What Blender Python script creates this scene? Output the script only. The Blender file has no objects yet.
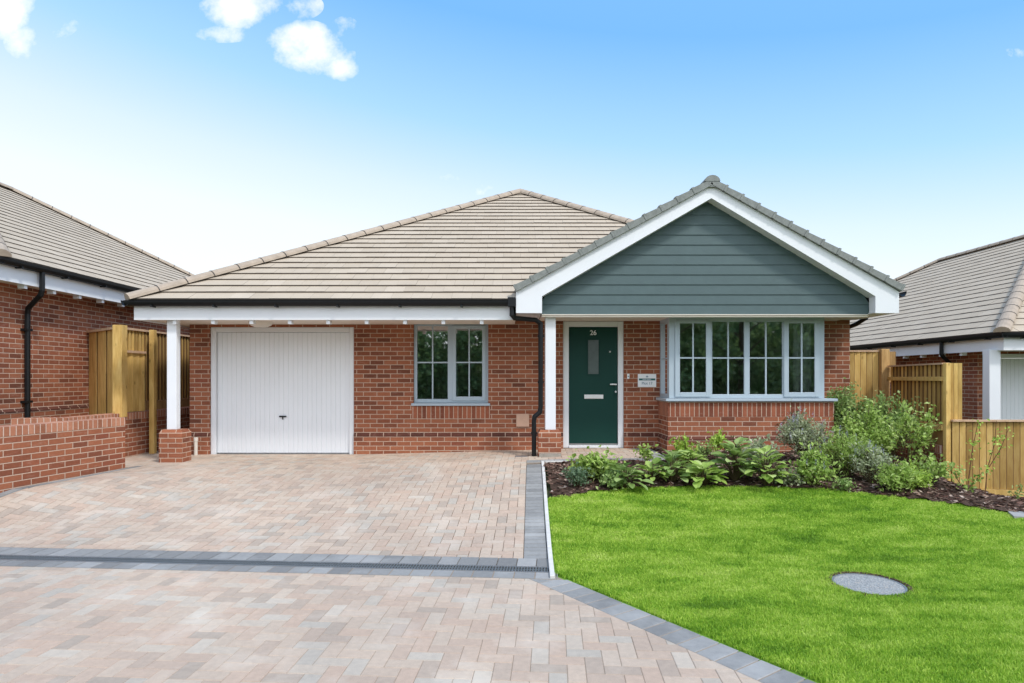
import bpy, math, random
import numpy as np
from mathutils import Vector, Matrix
random.seed(7)
rng = np.random.default_rng(7)
scene = bpy.context.scene
C = scene.collection
R = math.radians

# ------------------------------------------------------------------ terrain
EYE = 1.58
F = 620.0
def lerp(a, b, t): return a + (b - a) * t
def clamp(t, a=0.0, b=1.0): return a if t < a else b if t > b else t
def interp(x, tab):
    if x <= tab[0][0]: return tab[0][1]
    for (x0, y0), (x1, y1) in zip(tab, tab[1:]):
        if x <= x1: return y0 + (y1 - y0) * (x - x0) / (x1 - x0)
    return tab[-1][1]
ZH = [(-6, .29), (-5.2, .31), (-2.5, .31), (0, .375), (1, .41), (4.6, .42), (5.4, .36), (6.0, .16), (6.5, -.06), (6.9, -.16), (8, -.2)]
def G(x, y):
    """height of the ground: level forecourt, a ramp up to the house, falling away on the right"""
    zh = interp(x, ZH)
    if 5.3 < x < 8.2: zh += .30 * clamp((y - 9.2) / 1.1) * clamp((x - 5.3) / .6) * clamp((7.6 - x) / .6)
    y1 = lerp(9.0, 7.2, clamp((-4.0 - x) / 1.6))
    y0 = 5.47 - .074 * (clamp(x, -7, 1.2) - .28)
    t = clamp((y - y0) / (y1 - y0))
    t = t + .12 * math.sin(2 * math.pi * t) * -0.5
    z = zh * t
    if x < -6.6 and y > 4: z = lerp(z, .74, clamp((-6.75 - x) / .5))
    return z
def at(px, py):
    """ground point seen at a place measured on the photograph"""
    D = F * EYE / (py - 378.0)
    for i in range(60):
        z = G((px - 512) / F * D, D)
        D2 = F * (EYE - z) / (py - 378.0)
        D = .5 * D + .5 * D2
    return (px - 512) / F * D, D

# ------------------------------------------------------------------ mesh helpers
class MB:
    def __init__(s):
        s.v = []; s.f = []; s.uv = []; s.t = []
    def poly(s, pts, tint=.5, uv=None):
        i = len(s.v)
        pts = [Vector(p) for p in pts]
        s.v.extend(pts); s.f.append(tuple(range(i, i + len(pts)))); s.t.append(tint)
        if uv is None:
            n = Vector((0, 0, 0))
            for a, b in zip(pts, pts[1:] + pts[:1]):
                n += a.cross(b)
            if n.length > 1e-12: n.normalize()
            if abs(n.z) > .85: uv = [(p.x, p.y) for p in pts]
            else:
                h = math.hypot(n.x, n.y) or 1
                tx, ty = -n.y / h, n.x / h
                if abs(tx) > abs(ty):
                    if tx < 0: tx, ty = -tx, -ty
                elif ty < 0: tx, ty = -tx, -ty
                uv = [(p.x * tx + p.y * ty, p.z) for p in pts]
        s.uv.append(uv)
    def box(s, x0, x1, y0, y1, z0, z1, tint=.5, faces='xXyYzZ'):
        a = [(x0, y0, z0), (x1, y0, z0), (x1, y1, z0), (x0, y1, z0), (x0, y0, z1), (x1, y0, z1), (x1, y1, z1), (x0, y1, z1)]
        Q = {'z': (3, 2, 1, 0), 'Z': (4, 5, 6, 7), 'y': (0, 1, 5, 4), 'X': (1, 2, 6, 5), 'Y': (2, 3, 7, 6), 'x': (3, 0, 4, 7)}
        for k in faces: s.poly([a[i] for i in Q[k]], tint)
    def hexa(s, a, tint=.5):
        """8 corners, bottom ring then top ring"""
        for q in ((3, 2, 1, 0), (4, 5, 6, 7), (0, 1, 5, 4), (1, 2, 6, 5), (2, 3, 7, 6), (3, 0, 4, 7)):
            s.poly([a[i] for i in q], tint)
    def obox(s, o, ux, uy, uz, sx, sy, sz, tint=.5):
        """box from corner-centre o: spans +-sx/2 along ux, +-sy/2 along uy, 0..sz along uz"""
        o = Vector(o); ux = Vector(ux).normalized() * sx / 2; uy = Vector(uy).normalized() * sy / 2; uz = Vector(uz).normalized() * sz
        r = [o - ux - uy, o + ux - uy, o + ux + uy, o - ux + uy]
        s.hexa(r + [p + uz for p in r], tint)
    def tube(s, pts, r, n=8, tint=.5, caps=True, r1=None):
        pts = [Vector(p) for p in pts]
        rings = []
        ref = Vector((0, 0, 1))
        d0 = (pts[1] - pts[0]).normalized()
        if abs(d0.z) > .9: ref = Vector((0, 1, 0))
        for i, p in enumerate(pts):
            if i == 0: d = pts[1] - pts[0]
            elif i == len(pts) - 1: d = pts[-1] - pts[-2]
            else: d = (pts[i + 1] - pts[i]).normalized() + (pts[i] - pts[i - 1]).normalized()
            d.normalize()
            a = ref - d * ref.dot(d)
            if a.length < 1e-4: a = Vector((1, 0, 0)) - d * d.x
            a.normalize(); b = d.cross(a); ref = a
            k = 1.0
            if 0 < i < len(pts) - 1:
                c = clamp((pts[i + 1] - pts[i]).normalized().dot((pts[i] - pts[i - 1]).normalized()), -.9, 1)
                k = 1.0 / math.sqrt((1 + c) / 2)
            rr = r if r1 is None else lerp(r, r1, i / (len(pts) - 1))
            rings.append([p + (a * math.cos(2 * math.pi * j / n) + b * math.sin(2 * math.pi * j / n)) * rr * (1 if k < 1.01 else min(k, 1.15)) for j in range(n)])
        for A, B in zip(rings, rings[1:]):
            for j in range(n): s.poly([A[j], A[(j + 1) % n], B[(j + 1) % n], B[j]], tint)
        if caps: s.poly(rings[0][::-1], tint); s.poly(rings[-1], tint)
    def prism(s, prof, A, ux, uz, B, tint=.5):
        """profile [(a,b)] in axes ux,uz extruded from A to B"""
        A = Vector(A); B = Vector(B); ux = Vector(ux); uz = Vector(uz)
        p0 = [A + ux * a + uz * b for a, b in prof]; p1 = [B + ux * a + uz * b for a, b in prof]
        n = len(prof)
        for i in range(n): s.poly([p0[i], p0[(i + 1) % n], p1[(i + 1) % n], p1[i]], tint)
        s.poly(p0[::-1], tint); s.poly(p1, tint)
    def lathe(s, c, prof, n=20, tint=.5):
        c = Vector(c)
        rings = [[c + Vector((r * math.cos(2 * math.pi * j / n), r * math.sin(2 * math.pi * j / n), z)) for j in range(n)] for r, z in prof]
        for A, B in zip(rings, rings[1:]):
            for j in range(n): s.poly([A[j], A[(j + 1) % n], B[(j + 1) % n], B[j]], tint)
    def build(s, name, mat, parent=None, smooth=False, bevel=0, kind=None, merge=False):
        off = ROOTLOC.get(parent.name, Vector((0, 0, 0))) if parent else Vector((0, 0, 0))
        me = bpy.data.meshes.new(name)
        me.from_pydata([tuple(p - off) for p in s.v], [], s.f)
        uvl = me.uv_layers.new(name='UVMap')
        flat = [c for u in s.uv for p in u for c in p]
        uvl.data.foreach_set('uv', flat)
        at_ = me.attributes.new('tint', 'FLOAT', 'FACE')
        at_.data.foreach_set('value', s.t)
        me.materials.append(mat)
        if merge or bevel:
            import bmesh
            bm = bmesh.new(); bm.from_mesh(me)
            bmesh.ops.remove_doubles(bm, verts=bm.verts, dist=.0004)
            if bevel: bmesh.ops.recalc_face_normals(bm, faces=bm.faces)
            bm.to_mesh(me); bm.free()
        if smooth: me.polygons.foreach_set('use_smooth', [True] * len(me.polygons))
        me.update()
        o = bpy.data.objects.new(name, me); C.objects.link(o)
        if parent:
            o.parent = parent
            ROOTLOC[o.name] = off
        if bevel:
            m = o.modifiers.new('bevel', 'BEVEL'); m.width = bevel; m.segments = 2; m.limit_method = 'ANGLE'; m.angle_limit = R(40)
        if kind: o['kind'] = kind
        return o
def build_parts(mb, name, mat, parent, **kw):
    """one object per separate piece"""
    par = {}
    def find(a):
        while par.setdefault(a, a) != a: par[a] = par[par[a]]; a = par[a]
        return a
    key = lambda p: (round(p.x * 2000), round(p.y * 2000), round(p.z * 2000))
    for f in mb.f:
        k0 = find(key(mb.v[f[0]]))
        for i in f[1:]: par[find(key(mb.v[i]))] = k0; k0 = find(k0)
    groups = {}
    for n, f in enumerate(mb.f): groups.setdefault(find(key(mb.v[f[0]])), []).append(n)
    out = []
    for g in groups.values():
        m = MB()
        for n in g: m.poly([mb.v[i] for i in mb.f[n]], mb.t[n], mb.uv[n])
        out.append(m.build(name, mat, parent, **kw))
    return out
ROOTLOC = {}
def thing(name, label, cat, loc=(0, 0, 0), group=None):
    o = bpy.data.objects.new(name, None); C.objects.link(o)
    o.location = loc; o.empty_display_size = .2
    o['label'] = label; o['category'] = cat
    if group: o['group'] = group
    ROOTLOC[o.name] = Vector(loc)
    return o
def tag(o, label, cat, group=None):
    o['label'] = label; o['category'] = cat
    if group: o['group'] = group
    return o

# polygon clipping in 2D
def clip_half(poly, nx, ny, c):
    """keep nx*x+ny*y<=c"""
    out = []
    m = len(poly)
    for i in range(m):
        p, q = poly[i], poly[(i + 1) % m]
        dp = nx * p[0] + ny * p[1] - c; dq = nx * q[0] + ny * q[1] - c
        if dp <= 0: out.append(p)
        if (dp < 0 < dq) or (dq < 0 < dp):
            t = dp / (dp - dq); out.append((p[0] + (q[0] - p[0]) * t, p[1] + (q[1] - p[1]) * t))
    return out
def area(p):
    return .5 * sum(a[0] * b[1] - b[0] * a[1] for a, b in zip(p, p[1:] + p[:1]))
def clip_convex(poly, conv):
    if area(conv) < 0: conv = conv[::-1]
    for a, b in zip(conv, conv[1:] + conv[:1]):
        ex, ey = b[0] - a[0], b[1] - a[1]
        nx, ny = ey, -ex
        poly = clip_half(poly, nx, ny, nx * a[0] + ny * a[1])
        if len(poly) < 3: return []
    return poly
def inset(poly, d):
    if len(poly) < 3: return []
    if area(poly) < 0: poly = poly[::-1]
    res = poly
    for a, b in zip(poly, poly[1:] + poly[:1]):
        ex, ey = b[0] - a[0], b[1] - a[1]
        L = math.hypot(ex, ey)
        if L < 1e-6: continue
        nx, ny = ey / L, -ex / L
        res = clip_half(res, nx, ny, nx * a[0] + ny * a[1] - d)
        if len(res) < 3: return []
    return res

# ------------------------------------------------------------------ materials
class NT:
    def __init__(s, name):
        s.m = bpy.data.materials.new(name); s.m.use_nodes = True
        s.t = s.m.node_tree; s.t.nodes.clear()
        s.out = s.t.nodes.new('ShaderNodeOutputMaterial')
        s.p = s.t.nodes.new('ShaderNodeBsdfPrincipled')
        s.t.links.new(s.p.outputs[0], s.out.inputs[0])
    def n(s, typ, **kw):
        o = s.t.nodes.new(typ)
        for k, v in kw.items():
            if k.startswith('i_'):
                key = k[2:]
                key = int(key) if key.isdigit() else key.replace('_', ' ')
                o.inputs[key].default_value = v
            else: setattr(o, k, v)
        return o
    def l(s, a, b): s.t.links.new(a, b)
    def ramp(s, fac, stops, interp='LINEAR'):
        r = s.n('ShaderNodeValToRGB'); r.color_ramp.interpolation = interp
        e = r.color_ramp.elements
        while len(e) < len(stops): e.new(.5)
        for k, (pos, col) in zip(e, stops):
            k.position = pos; k.color = (*col, 1) if len(col) == 3 else col
        s.l(fac, r.inputs[0]); return r.outputs[0]
    def noise(s, vec=None, scale=5, detail=4, rough=.55, dim='3D'):
        o = s.n('ShaderNodeTexNoise', noise_dimensions=dim)
        o.inputs['Scale'].default_value = scale; o.inputs['Detail'].default_value = detail; o.inputs['Roughness'].default_value = rough
        if vec is not None: s.l(vec, o.inputs['Vector'])
        return o.outputs[0]
    def math(s, op, a, b=None, c=None, cl=False):
        o = s.n('ShaderNodeMath', operation=op, use_clamp=cl)
        for i, v in enumerate((a, b, c)):
            if v is None: continue
            if isinstance(v, (int, float)): o.inputs[i].default_value = v
            else: s.l(v, o.inputs[i])
        return o.outputs[0]
    def mix(s, fac, a, b, mode='MIX'):
        o = s.n('ShaderNodeMix', data_type='RGBA', blend_type=mode)
        for sock, v in ((o.inputs[0], fac), (o.inputs[6], a), (o.inputs[7], b)):
            if isinstance(v, (int, float)): sock.default_value = v
            elif isinstance(v, tuple): sock.default_value = (*v, 1) if len(v) == 3 else v
            else: s.l(v, sock)
        return o.outputs[2]
    def uv(s): return s.n('ShaderNodeUVMap', uv_map='UVMap').outputs[0]
    def obj(s): return s.n('ShaderNodeTexCoord').outputs['Object']
    def geo(s): return s.n('ShaderNodeNewGeometry').outputs['Position']
    def tint(s): return s.n('ShaderNodeAttribute', attribute_name='tint').outputs['Fac']
    def mapping(s, vec, scale=(1, 1, 1), loc=(0, 0, 0), rot=(0, 0, 0)):
        o = s.n('ShaderNodeMapping'); o.inputs['Scale'].default_value = scale; o.inputs['Location'].default_value = loc; o.inputs['Rotation'].default_value = rot
        s.l(vec, o.inputs[0]); return o.outputs[0]
    def bump(s, h, dist=.005, strength=1.0):
        o = s.n('ShaderNodeBump'); o.inputs['Strength'].default_value = strength; o.inputs['Distance'].default_value = dist
        s.l(h, o.inputs['Height']); s.l(o.outputs[0], s.p.inputs['Normal'])
    def color(s, c):
        if isinstance(c, tuple): s.p.inputs['Base Color'].default_value = (*c, 1)
        else: s.l(c, s.p.inputs['Base Color'])
    def rough(s, v):
        if isinstance(v, (int, float)): s.p.inputs['Roughness'].default_value = v
        else: s.l(v, s.p.inputs['Roughness'])
    def spec(s, v): s.p.inputs['Specular IOR Level'].default_value = v

def m_brick(name, offset=.5, stops=None, mortar=(.53, .38, .285), swap=False, width=.225, row=.075):
    m = NT(name); uv = m.uv()
    if swap: uv = m.mapping(uv, rot=(0, 0, R(90)))
    b = m.n('ShaderNodeTexBrick', offset=offset, i_Scale=1.0, i_Mortar_Size=.0068, i_Mortar_Smooth=.3, i_Brick_Width=width, i_Row_Height=row)
    b.inputs['Color1'].default_value = (0, 0, 0, 1); b.inputs['Color2'].default_value = (1, 1, 1, 1); b.inputs['Mortar'].default_value = (.5, .5, .5, 1); b.inputs['Bias'].default_value = 0
    m.l(uv, b.inputs['Vector'])
    stops = stops or [(0, (.15, .054, .032)), (.15, (.225, .076, .041)), (.45, (.29, .099, .05)), (.8, (.34, .124, .063)), (1, (.235, .073, .041))]
    col = m.ramp(b.outputs['Color'], stops)
    pos = m.geo()
    n1 = m.noise(pos, 38, 5, .65); n2 = m.noise(pos, 1.1, 3); n3 = m.noise(m.mapping(pos, (9, 9, 26)), 1, 4, .6)
    col = m.mix(.45, col, m.ramp(n1, [(.25, (.35, .33, .32)), (.55, (.5, .5, .5)), (.8, (.68, .66, .64))]), 'OVERLAY')
    col = m.mix(m.math('MULTIPLY', m.math('SUBTRACT', n3, .56, cl=True), 1.6), col, (.46, .27, .2))
    mo = m.mix(n1, tuple(c * .8 for c in mortar), tuple(c * 1.18 for c in mortar))
    col = m.mix(b.outputs['Fac'], col, mo)
    col = m.mix(.5, col, m.ramp(n2, [(.3, (.42, .42, .42)), (.7, (.58, .57, .56))]), 'OVERLAY')
    m.color(col); m.rough(.9); m.spec(.25)
    h = m.math('SUBTRACT', m.math('MULTIPLY', n1, .35), b.outputs['Fac'])
    m.bump(h, .006, .9)
    return m.m
BRICK = m_brick('brick')
SOLDIER = m_brick('soldier_brick', offset=0, swap=True, width=.30, row=.075, stops=[(0, (.17, .055, .032)), (.5, (.265, .085, .045)), (1, (.34, .115, .06))])
COPING = m_brick('coping_brick', offset=0, swap=True, width=5, row=.075, stops=[(0, (.30, .12, .065)), (.5, (.42, .175, .10)), (1, (.48, .225, .135))], mortar=(.62, .47, .38))
DARKBRICK = m_brick('plinth_brick', stops=[(0, (.075, .03, .022)), (.5, (.105, .038, .026)), (1, (.14, .048, .032))])

def m_paver(name, stops, patch=(.64, .56, .465), pstr=.5, spotty=.3):
    m = NT(name); pos = m.geo()
    col = m.ramp(m.tint(), stops)
    n1 = m.noise(pos, 170, 3, .7); n2 = m.noise(pos, 2.1, 5, .62); n3 = m.noise(pos, 24, 4, .6); n4 = m.noise(pos, .55, 3, .5)
    col = m.mix(.35, col, m.ramp(n1, [(.2, (.3, .3, .3)), (.5, (.5, .5, .5)), (.8, (.7, .7, .7))]), 'OVERLAY')
    col = m.mix(.4, col, m.ramp(n3, [(.3, (.40, .40, .41)), (.7, (.60, .59, .58))]), 'OVERLAY')
    col = m.mix(m.math('MULTIPLY', m.ramp(n2, [(.52, (0, 0, 0)), (.75, (1, 1, 1))]), pstr), col, patch)
    col = m.mix(.45, col, m.ramp(n4, [(.35, (.40, .40, .41)), (.65, (.58, .575, .57))]), 'OVERLAY')
    m.color(col); m.rough(.88); m.spec(.3)
    m.bump(m.math('ADD', n1, m.math('MULTIPLY', n3, .5)), .0016, .8)
    return m.m
PAVER = m_paver('block_paving', [(0, (.375, .305, .24)), (.12, (.42, .325, .25)), (.3, (.475, .35, .262)), (.5, (.46, .365, .28)), (.68, (.495, .385, .292)), (.85, (.475, .395, .31)), (.95, (.415, .365, .30)), (1, (.515, .435, .345))])
GREYPAVER = m_paver('grey_setts', [(0, (.19, .187, .178)), (.5, (.25, .247, .234)), (1, (.33, .323, .305))], patch=(.47, .46, .435), pstr=.45)
def m_plain(name, col, rough=.5, spec=.5, var=.12, vs=6, metal=0, bump=0, bs=200):
    m = NT(name); pos = m.geo()
    n = m.noise(pos, vs, 4, .6)
    m.color(m.mix(1.0, col, m.ramp(n, [(.25, (1 - var,) * 3), (.75, (1.0,) * 3)]), 'MULTIPLY'))
    m.rough(rough); m.spec(spec); m.p.inputs['Metallic'].default_value = metal
    if bump: m.bump(m.noise(pos, bs, 3), bump)
    return m.m
JOINT = m_plain('joint_sand', (.34, .27, .205), .95, .2, .3, 40)
WHITE = m_plain('white_paint', (.77, .785, .80), .38, .45, .05, 2.2)
WHITE2 = m_plain('white_garage_paint', (.82, .84, .86), .45, .4, .05, 1.3)
SOFFIT = m_plain('soffit_board', (.78, .70, .61), .6, .3, .08, 3)
BLACK = m_plain('black_plastic', (.008, .009, .010), .42, .3, .25, 5)
GREYCLAD = m_plain('grey_cladding', (.084, .127, .13), .6, .35, .14, 5, bump=.0012, bs=60)
FRAME = m_plain('window_frame_paint', (.40, .475, .53), .4, .5, .05, 3)
GREEN = m_plain('door_green', (.0065, .047, .037), .5, .22, .1, 3)
CHROME = m_plain('satin_chrome', (.80, .80, .79), .5, .5, .05, 9, metal=.35)
VERGE = m_plain('verge_grey', (.27, .285, .265), .85, .3, .35, 14, bump=.003, bs=60)
CONC = m_plain('concrete_edging', (.70, .67, .62), .9, .25, .3, 8, bump=.003, bs=70)
STONE = m_plain('grey_stone', (.36, .33, .28), .9, .25, .3, 14, bump=.003, bs=70)
PLATE = m_plain('terracotta_plate', (.56, .36, .26), .8, .3, .15, 14)
PLASTER = m_plain('room_plaster', (.62, .60, .56), .9, .2, .1, 1)
CURTAIN = m_plain('curtain_cloth', (.84, .85, .84), .9, .1, .15, 6)
TEAL = m_plain('teal_band', (.02, .13, .12), .5, .4, .1, 20)
SIGNWHITE = m_plain('sign_white', (.82, .84, .84), .4, .4, .05, 20)
SIGNGREY = m_plain('sign_lettering', (.24, .31, .36), .5, .3, .1, 20)
METAL = m_plain('galvanised_steel', (.42, .43, .43), .45, .5, .3, 20, metal=.8)
GRATE = m_plain('grate_steel', (.13, .145, .15), .55, .4, .3, 20)
LAMPGLASS = m_plain('lamp_diffuser', (.72, .66, .58), .4, .4, .06, 6)
PVC = m_plain('pale_pvc', (.68, .62, .54), .4, .4, .06, 6)
FROST = m_plain('frosted_glass', (.095, .125, .12), .3, .6, .3, 9, bump=.0012, bs=90)
def m_tile():
    m = NT('concrete_roof_tile'); pos = m.geo()
    col = m.ramp(m.tint(), [(0, (.42, .345, .256)), (.35, (.445, .368, .276)), (.7, (.46, .382, .288)), (1, (.49, .41, .314))])
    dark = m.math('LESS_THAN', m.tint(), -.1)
    n1 = m.noise(pos, 90, 3, .7); n2 = m.noise(pos, 3.5, 5, .6)
    col = m.mix(.35, col, m.ramp(n1, [(.2, (.32, .32, .32)), (.8, (.68, .68, .68))]), 'OVERLAY')
    col = m.mix(.25, col, m.ramp(n2, [(.3, (.40, .40, .40)), (.7, (.6, .59, .58))]), 'OVERLAY')
    col = m.mix(dark, col, (.115, .096, .083))  # tile butts coloured dark as the shadow line under each course
    m.color(col); m.rough(.9); m.spec(.2); m.bump(n1, .002, .8); return m.m
TILE = m_tile()
RIDGE = m_plain('ridge_tile', (.45, .365, .28), .9, .2, .3, 7, bump=.002, bs=90)
TILEDARK = m_plain('roof_underlay', (.05, .045, .04), .95, .1, .2, 8)
def m_wood(name, c0, c1, c2):
    m = NT(name); uv = m.uv(); t = m.tint(); pos = m.geo()
    off = m.n('ShaderNodeCombineXYZ'); m.l(m.math('MULTIPLY', t, 37.0), off.inputs[0]); m.l(m.math('MULTIPLY', t, 61.0), off.inputs[1])
    va = m.n('ShaderNodeVectorMath', operation='ADD'); m.l(uv, va.inputs[0]); m.l(off.outputs[0], va.inputs[1])
    st = m.mapping(va.outputs[0], (1.0, .09, 1))
    n1 = m.noise(st, 60, 5, .65); n2 = m.noise(m.mapping(va.outputs[0], (1, .25, 1)), 9, 3, .5)
    vo = m.n('ShaderNodeTexVoronoi', feature='F1'); vo.inputs['Scale'].default_value = 6.5; m.l(m.mapping(va.outputs[0], (1, .5, 1)), vo.inputs['Vector'])
    knot = m.ramp(vo.outputs['Distance'], [(.05, (1, 1, 1)), (.14, (0, 0, 0))])
    col = m.ramp(n2, [(.25, c0), (.5, c1), (.75, c2)])
    col = m.mix(.55, col, m.ramp(n1, [(.3, (.33, .32, .3)), (.5, (.5, .5, .5)), (.7, (.62, .62, .62))]), 'OVERLAY')
    col = m.mix(m.math('MULTIPLY', knot, .55), col, tuple(c * .35 for c in c0))
    col = m.mix(1.0, col, m.ramp(t, [(0, (.60, .55, .48)), (.4, (.92, .90, .85)), (.75, (1.12, 1.10, 1.02)), (1, (1.3, 1.28, 1.2))]), 'MULTIPLY')
    col = m.mix(m.math('LESS_THAN', t, -.1), col, (.13, .07, .025))  # board lips coloured dark as the shadow beside each thick edge
    m.color(col); m.rough(.85); m.spec(.2); m.bump(n1, .003, .7); return m.m
WOOD = m_wood('fence_wood', (.46, .285, .085), (.60, .40, .14), (.70, .50, .20))
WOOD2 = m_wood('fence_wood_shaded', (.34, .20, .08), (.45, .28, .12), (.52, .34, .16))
CAPWOOD = m_wood('fence_capping', (.5, .32, .2), (.58, .40, .27), (.65, .48, .34))
def m_glass():
    m = NT('window_glass'); t = m.t
    t.nodes.remove(m.p)
    tr = m.n('ShaderNodeBsdfTransparent'); tr.inputs[0].default_value = (.72, .78, .76, 1)
    gl = m.n('ShaderNodeBsdfGlossy'); gl.inputs[0].default_value = (1, 1, 1, 1); gl.inputs['Roughness'].default_value = .02
    nz = m.noise(m.geo(), 1.3, 1); b = m.n('ShaderNodeBump'); b.inputs['Strength'].default_value = .12; b.inputs['Distance'].default_value = .012
    m.l(nz, b.inputs['Height']); m.l(b.outputs[0], gl.inputs['Normal'])
    fr = m.n('ShaderNodeFresnel'); fr.inputs[0].default_value = 1.5
    fac = m.math('ADD', m.math('MULTIPLY', fr.outputs[0], 1.4), .46, cl=True)
    mx = m.n('ShaderNodeMixShader'); m.l(fac, mx.inputs[0]); m.l(tr.outputs[0], mx.inputs[1]); m.l(gl.outputs[0], mx.inputs[2])
    m.l(mx.outputs[0], m.out.inputs[0]); return m.m
GLASS = m_glass()
def m_leaf(name, stops, trans=.35, rough=.5):
    m = NT(name); pos = m.geo()
    col = m.ramp(m.tint(), stops)
    n = m.noise(pos, 30, 3)
    col = m.mix(.3, col, m.ramp(n, [(.3, (.38, .38, .38)), (.7, (.62, .62, .62))]), 'OVERLAY')
    m.color(col); m.rough(rough); m.spec(.35)
    tl = m.n('ShaderNodeBsdfTranslucent'); m.l(col, tl.inputs[0])
    mx = m.n('ShaderNodeMixShader'); mx.inputs[0].default_value = trans
    m.l(m.p.outputs[0], mx.inputs[1]); m.l(tl.outputs[0], mx.inputs[2]); m.l(mx.outputs[0], m.out.inputs[0])
    return m.m
LF_BRIGHT = m_leaf('leaf_bright', [(0, (.20, .31, .055)), (.5, (.36, .50, .10)), (1, (.56, .66, .24))])
LF_MID = m_leaf('leaf_mid', [(0, (.14, .23, .06)), (.5, (.27, .39, .105)), (1, (.48, .58, .23))])
LF_DARK = m_leaf('leaf_dark', [(0, (.05, .10, .035)), (.5, (.10, .175, .055)), (1, (.19, .27, .10))])
LF_GREY = m_leaf('leaf_grey', [(0, (.27, .32, .17)), (.5, (.42, .47, .27)), (1, (.60, .63, .44))])
LF_LIME = m_leaf('leaf_lime', [(0, (.24, .38, .05)), (.5, (.40, .56, .08)), (1, (.55, .68, .15))])
LF_BLUE = m_leaf('leaf_bluegreen', [(0, (.09, .15, .08)), (.5, (.15, .23, .12)), (1, (.25, .33, .19))])
LF_TREE = m_leaf('leaf_tree', [(0, (.09, .15, .06)), (.5, (.17, .27, .10)), (1, (.30, .42, .16))], trans=.35)
FLOWER = m_leaf('flower_lilac', [(0, (.30, .28, .42)), (1, (.52, .50, .66))])
STEM = m_plain('plant_stem', (.10, .075, .035), .8, .2, .3, 20)
STEMRED = m_plain('climber_stem', (.16, .07, .04), .8, .2, .3, 20)
BARK = m_plain('tree_bark', (.09, .065, .045), .9, .2, .4, 9, bump=.02, bs=12)
def m_soil():
    m = NT('soil'); pos = m.geo()
    n = m.noise(pos, 22, 6, .7); n2 = m.noise(pos, 3, 3)
    col = m.ramp(n, [(.3, (.035, .022, .016)), (.5, (.075, .046, .032)), (.7, (.13, .085, .06))])
    m.color(col); m.rough(.95); m.spec(.15); m.bump(m.math('ADD', n, n2), .03); return m.m
SOIL = m_soil()
def m_chip():
    m = NT('bark_chips'); 
    m.color(m.ramp(m.tint(), [(0, (.035, .02, .015)), (.45, (.10, .05, .035)), (.68, (.20, .115, .085)), (.85, (.34, .24, .18)), (1, (.58, .46, .38))]))
    m.rough(.9); m.spec(.2); return m.m
CHIP = m_chip()
def m_grass():
    m = NT('grass_blades'); pos = m.geo()
    st = m.mapping(pos, (1.0, 3.0, 1), rot=(0, 0, R(8)))
    n1 = m.noise(st, 1.5, 5, .62); n2 = m.noise(pos, 6, 3, .6); n3 = m.noise(m.mapping(pos, (1, 2.2, 1)), .5, 2)
    a = m.math('ADD', m.math('ADD', m.math('MULTIPLY', m.math('SUBTRACT', n1, .5), 1.0), m.math('MULTIPLY', m.math('SUBTRACT', n3, .5), .45)), m.math('MULTIPLY_ADD', m.math('SUBTRACT', n2, .5), .5, .56))
    a = m.math('ADD', a, m.math('MULTIPLY', m.math('SUBTRACT', m.tint(), .5), .34))
    col = m.ramp(a, [(.18, (.115, .24, .022)), (.38, (.21, .40, .030)), (.52, (.32, .52, .045)), (.66, (.46, .63, .08)), (.90, (.60, .71, .18))])
    m.color(col); m.rough(.55); m.spec(.3)
    tl = m.n('ShaderNodeBsdfTranslucent'); m.l(col, tl.inputs[0])
    mx = m.n('ShaderNodeMixShader'); mx.inputs[0].default_value = .3
    m.l(m.p.outputs[0], mx.inputs[1]); m.l(tl.outputs[0], mx.inputs[2]); m.l(mx.outputs[0], m.out.inputs[0])
    return m.m
GRASS = m_grass()
def m_lawnbase():
    m = NT('lawn_thatch'); pos = m.geo(); n = m.noise(pos, 60, 4, .7)
    m.color(m.ramp(n, [(.3, (.10, .20, .022)), (.7, (.22, .37, .04))])); m.rough(.95); m.spec(.1); return m.m
LAWNBASE = m_lawnbase()
def m_aggregate():
    m = NT('cover_aggregate'); pos = m.geo()
    vo = m.n('ShaderNodeTexVoronoi'); vo.inputs['Scale'].default_value = 105; m.l(pos, vo.inputs['Vector'])
    sep = m.n('ShaderNodeSeparateColor'); m.l(vo.outputs['Color'], sep.inputs[0])
    m.color(m.ramp(sep.outputs[0], [(0, (.20, .207, .205)), (.5, (.285, .29, .28)), (.85, (.37, .37, .355)), (1, (.42, .36, .29))])); m.rough(.8); m.bump(vo.outputs['Distance'], .004); return m.m
AGG = m_aggregate()
GROUNDMAT = m_plain('rough_ground', (.11, .13, .06), .95, .1, .5, 1.5)

# ------------------------------------------------------------------ ground
def grid_coords(lo, hi, step, far):
    a = [-x for x in far[::-1]] if lo > -100 else []
    n = int(round((hi - lo) / step))
    return [f for f in [-v for v in far[::-1]]] + [lo + step * i for i in range(n + 1)] + list(far)
gx = grid_coords(-15, 15, .5, [20, 40, 120, 400, 1200]); gy = grid_coords(-15, 15, .5, [20, 40, 120, 400, 1200])
b = MB()
for i in range(len(gx) - 1):
    for j in range(len(gy) - 1):
        q = [(gx[i], gy[j]), (gx[i + 1], gy[j]), (gx[i + 1], gy[j + 1]), (gx[i], gy[j + 1])]
        b.poly([(x, y, G(x, y) - .055) for x, y in q])
b.build('ground', GROUNDMAT, kind='structure', smooth=True, merge=True)

WALLY = 10.33
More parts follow.
